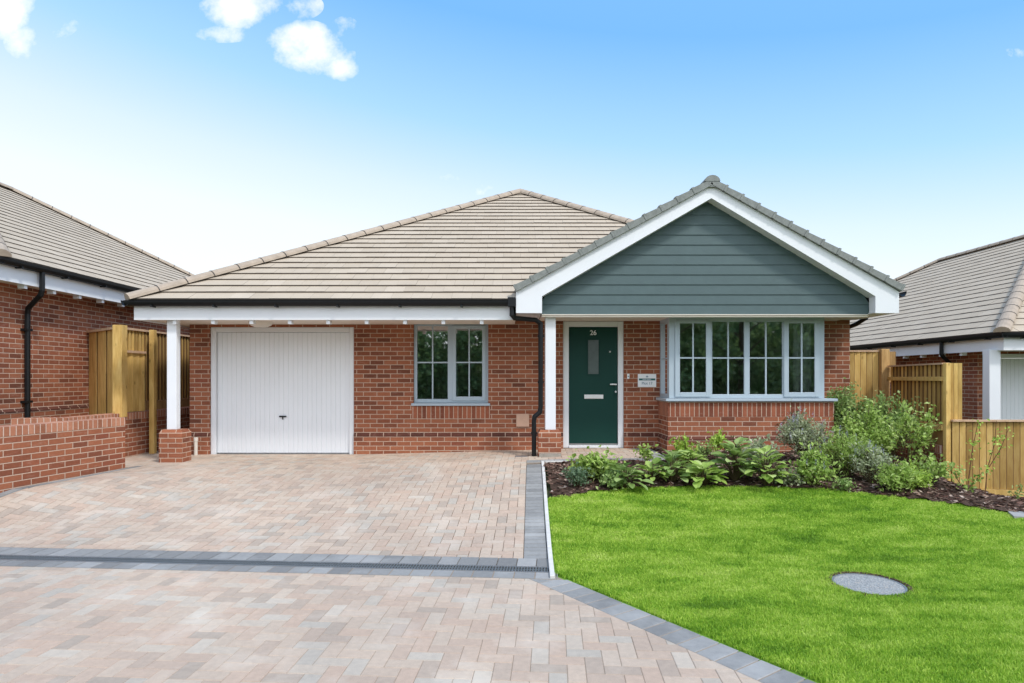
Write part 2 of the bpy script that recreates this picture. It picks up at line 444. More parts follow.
# forecourt layout (plan). the road paving is turned 3.7 degrees to the house
TH = .066
DR0 = (-4.52, 5.47); DR1 = (.28, 5.115)
dl = math.hypot(DR1[0] - DR0[0], DR1[1] - DR0[1]); ddx, ddy = (DR1[0] - DR0[0]) / dl, (DR1[1] - DR0[1]) / dl
dnx, dny = -ddy, ddx                          # away from camera
def drain(s, c):                              # s along from DR1 leftwards negative, c away
    return (DR1[0] + ddx * s + dnx * c, DR1[1] + ddy * s + dny * c)
KL = [(.31, 4.93), (.455, 8.80)]              # kerb right-hand face line (white edging) near, far
bl = lambda y: lerp(.095, .205, (y - 5.3) / 3.5)      # left edge of the grey border beside the drive
br = lambda y: lerp(.30, .415, (y - 5.0) / 3.8)       # right edge of that border / left face of edging
IN0, IN1 = (.20, 4.79), (1.303, 3.21)
idx_, idy_ = IN1[0] - IN0[0], IN1[1] - IN0[1]; il = math.hypot(idx_, idy_); idx_ /= il; idy_ /= il
inx, iny = -idy_, idx_
if inx < 0: inx, iny = -inx, -iny
ANGW = .235
def ang(s, c): return (IN0[0] + idx_ * s + inx * c, IN0[1] + idy_ * s + iny * c)

def pave_block(b, poly, tint, gap=.0011, ch=.0024, lift=0.0, depth=.012):
    o = inset(poly, gap)
    if len(o) < 3 or area(o) < .0006: return
    t = inset(o, ch)
    if len(t) < 3: return
    b.poly([(x, y, G(x, y) + lift) for x, y in t], tint)
    if len(t) == len(o):
        # match start vertex
        k = min(range(len(o)), key=lambda k: (o[k][0] - t[0][0]) ** 2 + (o[k][1] - t[0][1]) ** 2)
        o = o[k:] + o[:k]
        n = len(o)
        for i in range(n):
            j = (i + 1) % n
            b.poly([(o[i][0], o[i][1], G(*o[i]) - depth), (o[j][0], o[j][1], G(*o[j]) - depth), (t[j][0], t[j][1], G(*t[j]) + lift), (t[i][0], t[i][1], G(*t[i]) + lift)], tint)
def herring(b, regions, org, th, x0, x1, y0, y1, depth=.012):
    """90 degree herringbone of 200x100 blocks in the union of convex regions"""
    c, s = math.cos(th), -math.sin(th)
    w = .1
    regions = [r if area(r) > 0 else r[::-1] for r in regions]
    for i in range(int(x0 / w), int(x1 / w)):
        for j in range(int(y0 / w), int(y1 / w)):
            k = (i - j) % 4
            if k == 0: r = (i, j, 2, 1)
            elif k == 3: r = (i, j, 1, 2)
            else: continue
            q = [(r[0], r[1]), (r[0] + r[2], r[1]), (r[0] + r[2], r[1] + r[3]), (r[0], r[1] + r[3])]
            q = [(org[0] + w * (u * c - v * s), org[1] + w * (u * s + v * c)) for u, v in q]
            a0 = abs(area(q)); best = None
            for reg in regions:
                p = clip_convex(q, reg)
                if len(p) >= 3:
                    a = abs(area(p))
                    if best is None or a > best[0] + 1e-7: best = (a, p)
            if best and best[0] > .0008: pave_block(b, best[1], random.random(), lift=random.uniform(-.0007, .0007), depth=depth)

# left edge of the drive follows the low front wall
LW0 = (-6.42, 4.0); LW1 = (-5.49, 8.8)        # front low wall, road-side face
lw = lambda y: lerp(LW0[0], LW1[0], (y - 4.0) / 4.8)
# joint sheets
def sheet(name, poly, dz, mat, step=.16, kind='structure'):
    xs = [p[0] for p in poly]; ys = [p[1] for p in poly]
    b = MB(); x = min(xs)
    if area(poly) < 0: poly = poly[::-1]
    while x < max(xs):
        y = min(ys)
        while y < max(ys):
            c = clip_convex([(x, y), (x + step, y), (x + step, y + step), (x, y + step)], poly)
            if len(c) >= 3 and abs(area(c)) > 1e-7: b.poly([(p[0], p[1], G(*p) + dz) for p in c])
            y += step
        x += step
    return b.build(name, mat, kind=kind, merge=True)
# everything paved, in plan
upA = [drain(-5.9, .315), drain(-.19, .315), (bl(8.75), 8.75), (bl(8.75), WALLY), (-5.5, WALLY), (-5.44, 8.8), (lw(8.8) + .12, 8.8), (lw(5.9) + .12, 5.85)]
regA = [drain(-6.2, .315), (bl(5.43), 5.43), (bl(9.03), 9.03), (bl(9.03), WALLY), (-5.06, WALLY), (lw(8.8) + .12, 8.8)]
regB = [(-5.5, 9.03), (2.03, 9.03), (2.03, WALLY), (-5.5, WALLY)]
regL = [(-6.5, 8.86), (lw(8.8) + .12, 8.86), (-5.37, 12.5), (-6.5, 12.5)]
sheet('path', [(-6.45, 8.8), (2.31, 8.8), (2.31, WALLY + .02), (-6.45, WALLY + .02)], -.0075, JOINT)
sheet('driveway_bed', [drain(-6.3, 0.1), drain(0.0, .1), (br(8.8), 8.8), (-6.45, 8.8)], -.0125, JOINT)
b = MB(); herring(b, [regA, regB], (-5.0, 5.3), .035, -26, 80, -16, 60)
drive = b.build('driveway', PAVER, kind='structure')
# path beside the house on the left
b = MB(); herring(b, [[(-6.38, 8.9), (-5.47, 8.9), (-5.47, 12.6), (-6.3, 12.6)]], (-6.4, 8.8), 0, -2, 14, -2, 42)
b.build('side_path', PAVER, kind='structure')
sheet('side_path_bed', [(-6.42, 8.83), (-5.40, 8.83), (-5.40, 12.6), (-6.3, 12.6)], -.007, JOINT)
# road / shared forecourt in front
regC = [drain(-6.3, -.245), drain(-.13, -.245), IN0, ang(8.3, 0), (-3.5, ang(8.3, 0)[1]), (-7.5, ang(8.3, 0)[1])]
sheet('road_bed', [drain(-6.3, -.06), drain(0, -.06), ang(8.3, .2), (-7.5, ang(8.3, 0)[1])], -.0030, JOINT)
b = MB(); herring(b, [regC], (-4.0, 2.0), TH, -62, 90, -52, 50, depth=.0033)
b.build('road', PAVER, kind='structure')
# grey borders: drain rows, drive edge, angled edge, path end
b = MB()
for (c0, c1) in ((.075, .31), (-.24, -.075)):
    s = -6.3
    while s < (.03 if c0 > 0 else .09):
        s1 = min(s + .168, .035 if c0 > 0 else .10)
        q = [drain(s, c0), drain(s1, c0), drain(s1, c1), drain(s, c1)]
        pave_block(b, q, random.random(), gap=.0028); s += .168
y = drain(0, .31)[1]
while y < 8.72:
    y1 = y + .1
    pave_block(b, [(bl(y), y), (br(y), y), (br(y1), y1), (bl(y1), y1)], random.random(), gap=.003); y = y1
y_end = y
s = -.12
while s < 8.2:
    s1 = s + .134
    q = clip_half([ang(s, 0), ang(s1, 0), ang(s1, ANGW), ang(s, ANGW)], dnx, dny, dnx * drain(0, -.245)[0] + dny * drain(0, -.245)[1]) if s < .2 else [ang(s, 0), ang(s1, 0), ang(s1, ANGW), ang(s, ANGW)]
    if len(q) >= 3: pave_block(b, q, random.random(), gap=.003, ch=.005, depth=.0035)
    s = s1
x = bl(9) + .0
while x < 2.03:                                # thin grey edging row along the front of the path
    pave_block(b, [(x, 8.87), (x + .2, 8.87), (x + .2, 9.03), (x, 9.03)], random.random()); x += .2
y = 8.87
while y < WALLY - .02:
    y1 = min(y + .1, WALLY); pave_block(b, [(2.03, y), (2.29, y), (2.29, y1), (2.03, y1)], random.random()); y = y1
y = 5.0
while y < 8.8:                                 # strip along the foot of the front wall
    y1 = y + .2
    pave_block(b, [(lw(y) + .005, y), (lw(y) + .12, y), (lw(y1) + .12, y1), (lw(y1) + .005, y1)], random.random()); y = y1
b.build('paving_border', GREYPAVER, kind='structure')

# drainage channel
dc = thing('drain_channel', 'black slotted drainage channel running across the drive between two rows of grey setts', 'drain', (*drain(-4, 0), 0))
b = MB(); 
def dz(p, z): return (p[0], p[1], G(*p) + z)
for k in range(24):
    s0, s1 = -6.3 + k * 6.33 / 24, -6.3 + (k + 1) * 6.33 / 24
    for c0, c1 in ((-.072, -.055), (.055, .072)):
        b.hexa([dz(drain(s0, c0), -.03), dz(drain(s1, c0), -.03), dz(drain(s1, c1), -.03), dz(drain(s0, c1), -.03), dz(drain(s0, c0), .001), dz(drain(s1, c0), .001), dz(drain(s1, c1), .001), dz(drain(s0, c1), .001)])
b.build('frame', METAL, dc)
b = MB(); s = -6.28
while s < .02:
    q = [drain(s, -.055), drain(s + .011, -.055), drain(s + .011, .055), drain(s, .055)]
    b.hexa([dz(p, -.02) for p in q] + [dz(p, -.001) for p in q]); s += .024
b.hexa([dz(drain(t, c), z) for z in (-.016, -.003) for t, c in ((-6.28, -.008), (.02, -.008), (.02, .008), (-6.28, .008))])
b.build('grate', GRATE, dc)
b = MB(); b.poly([dz(drain(t, c), -.022) for t, c in ((-6.3, -.06), (-.0, -.06), (.0, .06), (-6.3, .06))]); b.build('trough', BLACK, dc)

# white concrete edging beside the lawn
b = MB(); n = 5
for k in range(n):
    y0 = lerp(4.89, 8.84, k / n); y1 = lerp(4.89, 8.84, (k + 1) / n) - .006
    xk = lambda y: br(y) + .002
    b.hexa([(xk(y0), y0, G(.4, y0) - .05), (xk(y0) + .04, y0, G(.4, y0) - .05), (xk(y1) + .04, y1, G(.4, y1) - .05), (xk(y1), y1, G(.4, y1) - .05),
            (xk(y0), y0, G(.4, y0) + .022), (xk(y0) + .04, y0, G(.4, y0) + .022), (xk(y1) + .04, y1, G(.4, y1) + .022), (xk(y1), y1, G(.4, y1) + .022)])
tag(b.build('edging_kerb', CONC, bevel=.006), 'pale concrete edging strip between the grey setts and the lawn', 'kerb')
b = MB()
b.box(.47, 2.3, 8.80, 8.85, .2, .4); tag(b.build('path_edging', CONC, bevel=.006), 'thin concrete edging along the front of the path to the green door', 'kerb')

# ------------------------------------------------------------------ lawn
TOP = [at(*p) for p in ((550, 497), (570, 495), (590, 491.5), (620, 489), (650, 487), (700, 486.3), (760, 487), (800, 488), (830, 490), (865, 493), (900, 497), (930, 500.5), (960, 505), (1000, 511), (1030, 518))]
TOP = [(.40, TOP[0][1])] + TOP[1:] + [(TOP[-1][0] + 1.5, TOP[-1][1] - .35), (TOP[-1][0] + 4, TOP[-1][1] - 1.2)]
MH = (2.735, 4.755); MHR = .278
def lawn_top(x): return interp(x, TOP)
def lawn_low(x):
    o = ang(0, ANGW)
    return o[1] + (x - o[0]) * idy_ / idx_ if x > .36 else 5.0
LX0, LX1 = .345, 8.6
b = MB(); N = 90
for i in range(N):
    x0, x1 = lerp(LX0, LX1, i / N), lerp(LX0, LX1, (i + 1) / N)
    for j in range(34):
        def P(x, t):
            lo = max(lawn_low(x), -3.0); y = lerp(lo, lawn_top(x), t); return (x, y, G(x, y) - .012)
        if math.hypot(.5 * (x0 + x1) - MH[0], lerp(max(lawn_low(x0), -3), lawn_top(x0), (j + .5) / 34) - MH[1]) < .34: continue
        b.poly([P(x0, j / 34), P(x1, j / 34), P(x1, (j + 1) / 34), P(x0, (j + 1) / 34)])
b.poly([(.30, 4.84, -.013), (.46, 4.72, -.013), (.46, 5.05, -.013), (.335, 5.05, -.013)])
b.build('lawn', LAWNBASE, kind='structure', merge=True)
# blades
def gv(x, y): return np.array([G(a, b_) for a, b_ in zip(x, y)])
def make_grass(n_try, dens):
    # a lookup of heights on a lattice keeps this quick
    X = np.arange(0, 9.01, .1); Y = np.arange(-3, 9.01, .1)
    H = np.array([[G(x, y) for y in Y] for x in X])
    x = rng.uniform(LX0, LX1, n_try); y = rng.uniform(-1.2, 7.9, n_try)
    tx = np.array([p[0] for p in TOP]); ty = np.array([p[1] for p in TOP])
    top = np.interp(x, tx, ty); o = ang(0, ANGW)
    wob = .03 * np.sin(x * 9) + .02 * np.sin(x * 23 + 1) + rng.normal(0, .012, n_try)
    low = o[1] + (x - o[0]) * idy_ / idx_ + .035 + .012 * np.sin(x * 17) + rng.normal(0, .006, n_try)
    leftx = np.interp(y, [5.0, 8.8], [.30, .415]) + .065 + rng.normal(0, .006, n_try)
    ok = (y < top + wob) & (y > low) & (x > leftx)
    d = np.hypot((x - MH[0]), (y - MH[1])); ok &= d > MHR - .012 + rng.normal(0, .008, n_try)
    view = np.abs(x / np.maximum(y, .3)) < .95
    prob = np.clip((5.2 / np.maximum(y, 2.6)) ** 1.2, .45, 1.25) / 1.25
    prob = np.where(view, prob, prob * .35); prob = np.where(y < 2.9, .25, prob)
    ok &= rng.uniform(0, 1, n_try) < prob
    x, y = x[ok], y[ok]; n = len(x)
    i = np.clip(((x - 0) / .1).astype(int), 0, len(X) - 2); j = np.clip(((y + 3) / .1).astype(int), 0, len(Y) - 2)
    fx = (x / .1) - i; fy = (y + 3) / .1 - j
    z = H[i, j] * (1 - fx) * (1 - fy) + H[i + 1, j] * fx * (1 - fy) + H[i, j + 1] * (1 - fx) * fy + H[i + 1, j + 1] * fx * fy - .008
    clump = .5 + .5 * np.sin(x * 5.1 + 1.3 * np.sin(y * 3.7)) * np.sin(y * 6.3 + 1.1 * np.sin(x * 4.3))
    h = rng.uniform(.016, .034, n) * (.8 + .4 * clump)
    yaw = rng.uniform(0, 2 * np.pi, n); lean = np.abs(rng.normal(.45, .3, n)); wd = rng.uniform(.0018, .0034, n) * np.clip(y / 4.2, .9, 1.8)
    ld = rng.uniform(0, 2 * np.pi, n)
    lx, ly = np.cos(ld), np.sin(ld); wx, wy = np.cos(yaw) * wd, np.sin(yaw) * wd
    base = np.stack([x, y, z], 1); W = np.stack([wx, wy, np.zeros(n)], 1)
    mid = base + np.stack([lx * lean * h * .25, ly * lean * h * .25, h * .6], 1)
    tip = base + np.stack([lx * lean * h * .9, ly * lean * h * .9, h * np.clip(1.05 - lean * .25, .3, 1)], 1)
    V = np.stack([base - W, base + W, mid + W * .8, mid - W * .8, tip], 1).reshape(-1, 3)
    k = np.arange(n) * 5
    quads = np.stack([k, k + 1, k + 2, k + 3], 1); tris = np.stack([k + 3, k + 2, k + 4], 1)
    me = bpy.data.meshes.new('lawn_grass')
    me.vertices.add(len(V)); me.vertices.foreach_set('co', V.ravel())
    loops = np.concatenate([quads, tris], 1).ravel()          # 7 loops per blade
    me.loops.add(len(loops)); me.loops.foreach_set('vertex_index', loops.astype(np.int32))
    starts = np.stack([np.arange(n) * 7, np.arange(n) * 7 + 4], 1).ravel()
    me.polygons.add(2 * n); me.polygons.foreach_set('loop_start', starts.astype(np.int32))
    me.update(calc_edges=True); me.validate()
    a = me.attributes.new('tint', 'FLOAT', 'FACE'); a.data.foreach_set('value', np.repeat(rng.uniform(0, 1, n), 2).astype(np.float32))
    me.materials.append(GRASS)
    o_ = bpy.data.objects.new('lawn_grass', me); C.objects.link(o_); o_['kind'] = 'stuff'
    tag(o_, 'bright green mown grass of the front lawn', 'grass')
    print('grass blades', n)
make_grass(2600000, 1)

# planting bed: soil and bark
def in_bed(x, y):
    if x < br(8) + .06 or y > WALLY or y < 5.5: return False
    if x < 2.3 and y > 8.80: return False
    if 2.3 <= x < 2.44 and y > 8.8: return True
    if 2.44 < x < 5.02 and y > 9.69: return False
    if x > 6.45 + .0 and y > 9.12: return False
    return y > lawn_top(x) - .04
b = MB(); st = .07
def bedz(x, y): return G(x, y) + .012 + .012 * math.sin(x * 5 + y * 3) + .01 * math.sin(x * 13 - y * 11)
for i in range(int(8.2 / st)):
    for j in range(int(5.6 / st)):
        x = .4 + i * st; y = 5.6 + j * st
        if in_bed(x + st / 2, y + st / 2):
            x0 = max(x, br(8) + .05)
            b.poly([(x0, y, bedz(x0, y)), (x + st, y, bedz(x + st, y)), (x + st, y + st, bedz(x + st, y + st)), (x0, y + st, bedz(x0, y + st))])
b.build('planting_bed', SOIL, kind='structure', merge=True, smooth=True)
b = MB(); cnt = 0
while cnt < 9000:
    x = random.uniform(.45, 7.6); y = random.uniform(6.4, 10.3)
    if not in_bed(x, y) : continue
    if y < lawn_top(x) + .0 and random.random() < .6: continue
    cnt += 1
    L = random.uniform(.012, .045); W = L * random.uniform(.3, .7); a = random.uniform(0, 6.28)
    u = Vector((math.cos(a), math.sin(a), random.uniform(-.35, .35))).normalized(); v = u.cross(Vector((random.uniform(-.4, .4), random.uniform(-.4, .4), 1))).normalized(); n = u.cross(v) * .004
    c = Vector((x, y, bedz(x, y) + random.uniform(.002, .014))); t = random.random()
    q = [c - u * L - v * W, c + u * L - v * W * .7, c + u * L * .9 + v * W * .8, c - u * L * .9 + v * W]
    b.poly([p + n for p in q], t); b.poly([q[0], q[1], q[1] + n, q[0] + n], t); b.poly([q[3], q[0], q[0] + n, q[3] + n], t)
o = b.build('bark_mulch', CHIP); o['kind'] = 'stuff'; tag(o, 'brown bark chips strewn over the planting bed', 'mulch')

# manhole cover set in the lawn
mz = G(*MH)
mh = thing('manhole_cover', 'round grey gravel-filled manhole cover sunk in the lawn', 'manhole', (*MH, mz))
b = MB(); b.lathe((*MH, mz), [(.0, .0), (.238, .0)], 40); b.build('infill', AGG, mh)
b = MB(); b.lathe((*MH, mz), [(.2385, -.02), (.239, .003), (.252, .003), (.254, -.03)], 40); b.build('rim', METAL, mh)
b = MB(); b.lathe((*MH, mz), [(.2545, -.004), (.265, .007), (.28, .010), (.305, .0), (.36, -.010), (.48, -.012)], 40); b.build('soil_ring', SOIL, mh)

# ------------------------------------------------------------------ building helpers
def wall_x(b, x0, x1, z0, z1, y, ops=(), depth=.1):
    """wall facing -Y with openings (xa,xb,za,zb); reveals go back by depth"""
    xs = sorted({x0, x1, *[v for o in ops for v in o[:2] if x0 < v < x1]}); zs = sorted({z0, z1, *[v for o in ops for v in o[2:] if z0 < v < z1]})
    for a, c in zip(xs, xs[1:]):
        for d, e in zip(zs, zs[1:]):
            mx, mz = (a + c) / 2, (d + e) / 2
            if any(o[0] < mx < o[1] and o[2] < mz < o[3] for o in ops): continue
            b.poly([(a, y, d), (c, y, d), (c, y, e), (a, y, e)])
    for xa, xb, za, zb in ops:
        b.poly([(xa, y, za), (xa, y, zb), (xa, y + depth, zb), (xa, y + depth, za)])
        b.poly([(xb, y, za), (xb, y + depth, za), (xb, y + depth, zb), (xb, y, zb)])
        b.poly([(xa, y, zb), (xb, y, zb), (xb, y + depth, zb), (xa, y + depth, zb)])
        b.poly([(xa, y, za), (xa, y + depth, za), (xb, y + depth, za), (xb, y, za)])
def band_x(bd, bp, x0, x1, y, zb, z0, e0=0, e1=0):
    """plinth with a dark splayed band on top; wall facing -Y"""
    p = .022
    bp.poly([(x0 - e0 * p, y - p, z0), (x1 + e1 * p, y - p, z0), (x1 + e1 * p, y - p, zb), (x0 - e0 * p, y - p, zb)])
    if not e0: bp.poly([(x0, y, z0), (x0, y - p, z0), (x0, y - p, zb), (x0, y, zb)])
    if not e1: bp.poly([(x1, y - p, z0), (x1, y, z0), (x1, y, zb), (x1, y - p, zb)])
    q = p + .003
    bd.poly([(x0 - e0 * q, y - q, zb), (x1 + e1 * q, y - q, zb), (x1 + e1 * q, y - q, zb + .03), (x0 - e0 * q, y - q, zb + .03)])
    bd.poly([(x0 - e0 * q, y - q, zb + .03), (x1 + e1 * q, y - q, zb + .03), (x1, y - .001, zb + .074), (x0, y - .001, zb + .074)], uv=[(x0, zb + .03), (x1, zb + .03), (x1, zb + .074), (x0, zb + .074)])
    bd.poly([(x0 - e0 * q, y, zb), (x1 + e1 * q, y, zb), (x1 + e1 * q, y - q, zb), (x0 - e0 * q, y - q, zb)])
    for x, k in ((x0 - e0 * q, 0), (x1 + e1 * q, 1)):
        bd.poly([(x, y, zb), (x, y - q, zb), (x, y - q, zb + .03), (x, y, zb + .074)])
PITCH = math.atan(.576)
def tile_field(b, O, u, w, plans, gauge=.272, tw=.30, deck=None, thick=.022, seed=0):
    """courses of flat tiles covering plan polygons on the slope O + a*u + b*w"""
    O = Vector(O); u = Vector(u).normalized(); w = Vector(w).normalized(); n = u.cross(w)
    hx, hy = w.x, w.y; hl = math.hypot(hx, hy)
    rnd = random.Random(seed)
    for plan in plans:
        ab = [((p[0] - O.x) * u.x + (p[1] - O.y) * u.y, ((p[0] - O.x) * hx + (p[1] - O.y) * hy) / hl / hl) for p in plan]
        if area(ab) < 0: ab = ab[::-1]
        P3 = lambda a, c, h: O + u * a + w * c + n * h
        if deck: deck.poly([P3(a, c, -.012) for a, c in ab])
        a0, a1 = min(p[0] for p in ab), max(p[0] for p in ab); b0, b1 = min(p[1] for p in ab), max(p[1] for p in ab)
        j = int(math.floor(b0 / gauge))
        while j * gauge < b1:
            c0 = j * gauge; c1 = c0 + gauge + .012
            i = int(math.floor(a0 / tw)) - 1
            rt = rnd.random()
            while i * tw < a1:
                s = i * tw + (tw / 2 if j % 2 else 0)
                q = clip_convex([(s + .001, c0), (s + tw - .001, c0), (s + tw - .001, c1), (s + .001, c1)], ab)
                i += 1
                if len(q) < 3 or abs(area(q)) < 1e-4: continue
                if area(q) < 0: q = q[::-1]
                t = clamp(rnd.gauss(.5, .2)); dz_ = rnd.uniform(0, .003)
                hh = lambda c: (thick + dz_) * (1 - (c - c0) / (gauge + .012)) + .001 + dz_ * .5
                top = [P3(a, c, hh(c)) for a, c in q]; bot = [P3(a, c, -.01 if abs(c - c0) > 1e-3 else .002) for a, c in q]
                b.poly(top, t)
                m = len(q)
                for k in range(m):
                    l = (k + 1) % m
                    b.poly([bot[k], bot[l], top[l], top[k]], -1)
            j += 1
def ridge_caps(b, bc, A, B_, r=.125, seg=.43, lift=.0, seed=0):
    A = Vector(A); B_ = Vector(B_); d = B_ - A; L = d.length; d.normalize()
    n = max(1, round(L / seg)); side = d.cross(Vector((0, 0, 1))).normalized(); up = side.cross(d)
    rnd = random.Random(seed); N = 8
    for i in range(n):
        p0 = A + d * (L * i / n); p1 = A + d * (L * (i + 1) / n + (.02 if i < n - 1 else 0)); t = clamp(rnd.gauss(.5, .25))
        ra, rb = r * 1.0, r * .965
        arc = lambda c, rr: [c + side * rr * math.cos(math.pi * k / N) + up * (rr * .8 * math.sin(math.pi * k / N) + lift) - up * .03 for k in range(N + 1)]
        X, Y = arc(p0, ra), arc(p1, rb); Xi = arc(p0, ra - .02)
        for k in range(N): b.poly([X[k], X[k + 1], Y[k + 1], Y[k]], t)
        b.poly(X[::-1] , t)
        if i == n - 1: b.poly(Y, t)
        if i and bc is not None:
            c = p0 + up * (r * .8 + lift - .03)
            
            ro = arc(p0 - d * .006, r * 1.03); rq = arc(p0 + d * .006, r * 1.03)
            for k in range(N): bc.poly([ro[k], ro[k + 1], rq[k + 1], rq[k]])
def gutter(b, A, B_, out, r=.062, dpt=.085):
    """open half-round trough from A to B; out = horizontal direction away from the wall. A,B: inner top edge"""
    A = Vector(A); B_ = Vector(B_); o = Vector(out)
    N = 8; cx = r
    outer = [(cx - r * math.cos(math.pi * k / N), -dpt * math.sin(math.pi * k / N) if 0 < k < N else 0) for k in range(N + 1)]
    inner = [(cx + (r - .007) * math.cos(math.pi * k / N), -(dpt - .007) * math.sin(math.pi * k / N) if 0 < k < N else 0) for k in range(N + 1)]
    b.prism(outer + inner, A, o, (0, 0, 1), B_)
    d = (B_ - A); L = d.length; d.normalize(); s = .4
    while s < L - .1:
        p = A + d * s
        b.obox(p + o * r - Vector((0, 0, dpt + .012)), d, o, (0, 0, 1), .03, .11, .03); s += .92
def downpipe(b, pts, r=.034):
    b.tube(pts, r, 10)
    for p, q in zip(pts[:-1], pts[1:]): pass
def rafter_feet(b, x0, x1, y0, y1, z, pitch=.577, w=.055, h=.062):
    x = x0
    while x <= x1 + 1e-6:
        b.box(x - w / 2, x + w / 2, y0, y1, z - h, z); x += pitch

def hip_house(name, label, ex0, ex1, ey0, ey1, dz, ry0, ry1, rx, rz, loc, front=None, seed=1, inset_l=.4, inset_r=.4, gl=.30):
    """common shell of the three bungalows: hipped tiled roof, fascia, gutters"""
    h = thing(name, label, 'house', loc)
    return h
def hip_roof(h, ex0, ex1, ey0, ey1, ze, rx, ry0, ry1, rz, front_plans=None, seed=1, thick=.022, caps=('fl', 'fr', 'bl', 'br', 'r')):
    tb = MB(); dk = MB()
    wf = Vector((0, ry0 - ey0, rz - ze)).normalized(); wb = Vector((0, ry1 - ey1, rz - ze)).normalized()
    wr = Vector((rx - ex1, 0, rz - ze)).normalized(); wl = Vector((rx - ex0, 0, rz - ze)).normalized()
    tile_field(tb, (ex0, ey0, ze), (1, 0, 0), wf, front_plans or [[(ex0, ey0), (ex1, ey0), (rx, ry0)]], deck=dk, seed=seed, thick=thick)
    tile_field(tb, (ex1, ey0, ze), (0, 1, 0), wr, [[(ex1, ey0), (ex1, ey1), (rx, ry1), (rx, ry0)]], deck=dk, seed=seed + 1, thick=thick)
    tile_field(tb, (ex0, ey1, ze), (0, -1, 0), wl, [[(ex0, ey1), (ex0, ey0), (rx, ry0), (rx, ry1)]], deck=dk, seed=seed + 2, thick=thick)
    tile_field(tb, (ex1, ey1, ze), (-1, 0, 0), wb, [[(ex1, ey1), (ex0, ey1), (rx, ry1)]], deck=dk, seed=seed + 3, thick=thick)
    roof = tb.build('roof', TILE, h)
    dk.build('underlay', TILEDARK, roof)
    rb = MB(); rc = MB()
    ends = {'fl': ((ex0, ey0, ze), (rx, ry0, rz)), 'fr': ((ex1, ey0, ze), (rx, ry0, rz)), 'bl': ((ex0, ey1, ze), (rx, ry1, rz)), 'br': ((ex1, ey1, ze), (rx, ry1, rz)), 'r': ((rx, ry0, rz), (rx, ry1, rz))}
    for k in caps:
        one = MB(); A_, B_ = (Vector(v) for v in ends[k])
        if k == 'fr' and front_plans: A_ = A_.lerp(B_, .3)
        ridge_caps(one, rc, A_, B_, lift=.03, seed=seed)
        one.build('ridge_tiles' if k == 'r' else 'hip_tiles', RIDGE, roof)
    build_parts(rc, 'ridge_clip', BLACK, roof)
    return roof

# ------------------------------------------------------------------ the bungalow
EY = 9.20; ZE = 2.74
hs = thing('bungalow', 'red brick bungalow with grey clad gable, white garage door and green front door', 'house', (0, WALLY, .4))
GX0, GX1, GAX, GY = .06, 5.733, 2.955, 9.185
GZT = 4.49                        # top of roof at the gable ridge
W = MB()
win = (-1.642, -.395, 1.115, 2.505); door = (.85, 1.867, .40, 2.53); gar = (-5.033, -2.633, .2, 2.43); bayop = (2.50, 4.96, 1.2, 2.545)
wall_x(W, -5.37, 5.63, -.2, 2.62, WALLY, [win, door, gar, bayop], .12)
W.poly([(5.63, WALLY, -.4), (5.63, 23.6, -.4), (5.63, 23.6, 2.62), (5.63, WALLY, 2.62)])
W.poly([(-5.37, 23.6, -.4), (-5.37, WALLY, -.4), (-5.37, WALLY, 2.62), (-5.37, 23.6, 2.62)])
W.poly([(5.63, 23.6, -.4), (-5.37, 23.6, -.4), (-5.37, 23.6, 2.62), (5.63, 23.6, 2.62)])
BX0, BX1, BY = 2.44, 5.03, 9.69
W.poly([(BX0, BY, -.1), (BX1, BY, -.1), (BX1, BY, 1.215), (BX0, BY, 1.215)])
W.poly([(BX0, WALLY, -.1), (BX0, BY, -.1), (BX0, BY, 1.215), (BX0, WALLY, 1.215)])
W.poly([(BX1, BY, -.1), (BX1, WALLY, -.1), (BX1, WALLY, 1.215), (BX1, BY, 1.215)])
wall = W.build('wall', BRICK, hs)
bd, bp = MB(), MB()
band_x(bd, bp, -5.37, -5.033, WALLY, .6, .0)
band_x(bd, bp, -2.633, .85, WALLY, .6, .0)
band_x(bd, bp, 1.867, 2.44, WALLY, .6, .0)
band_x(bd, bp, BX0, BX1, BY, .6, -.1, 1, 1)
band_x(bd, bp, 5.03, 5.63, WALLY, .6, -.1)
for x, s in ((BX0, -1),):
    p = .022; q = .025
    bp.poly([(x - p, WALLY, 0), (x - p, BY - p, 0), (x - p, BY - p, .6), (x - p, WALLY, .6)])
    bd.poly([(x - q, WALLY, .6), (x - q, BY - q, .6), (x - q, BY - q, .63), (x - q, WALLY, .63)])
    bd.poly([(x - q, WALLY, .63), (x - q, BY - q, .63), (x - .001, BY, .674), (x - .001, WALLY, .674)], uv=[(WALLY, .63), (BY, .63), (BY, .674), (WALLY, .674)])
build_parts(bp, 'plinth', BRICK, wall); build_parts(bd, 'plinth_band', DARKBRICK, wall)
sb = MB()
sb.poly([(win[0] - .03, WALLY - .003, .895), (win[1] + .03, WALLY - .003, .895), (win[1] + .03, WALLY - .003, 1.113), (win[0] - .03, WALLY - .003, 1.113)])
sb.poly([(BX0 - .002, BY - .003, .975), (BX1 + .002, BY - .003, .975), (BX1 + .002, BY - .003, 1.2), (BX0 - .002, BY - .003, 1.2)])
sb.poly([(BX0 - .003, WALLY, .975), (BX0 - .003, BY, .975), (BX0 - .003, BY, 1.2), (BX0 - .003, WALLY, 1.2)])
build_parts(sb, 'soldier_course', SOLDIER, wall)
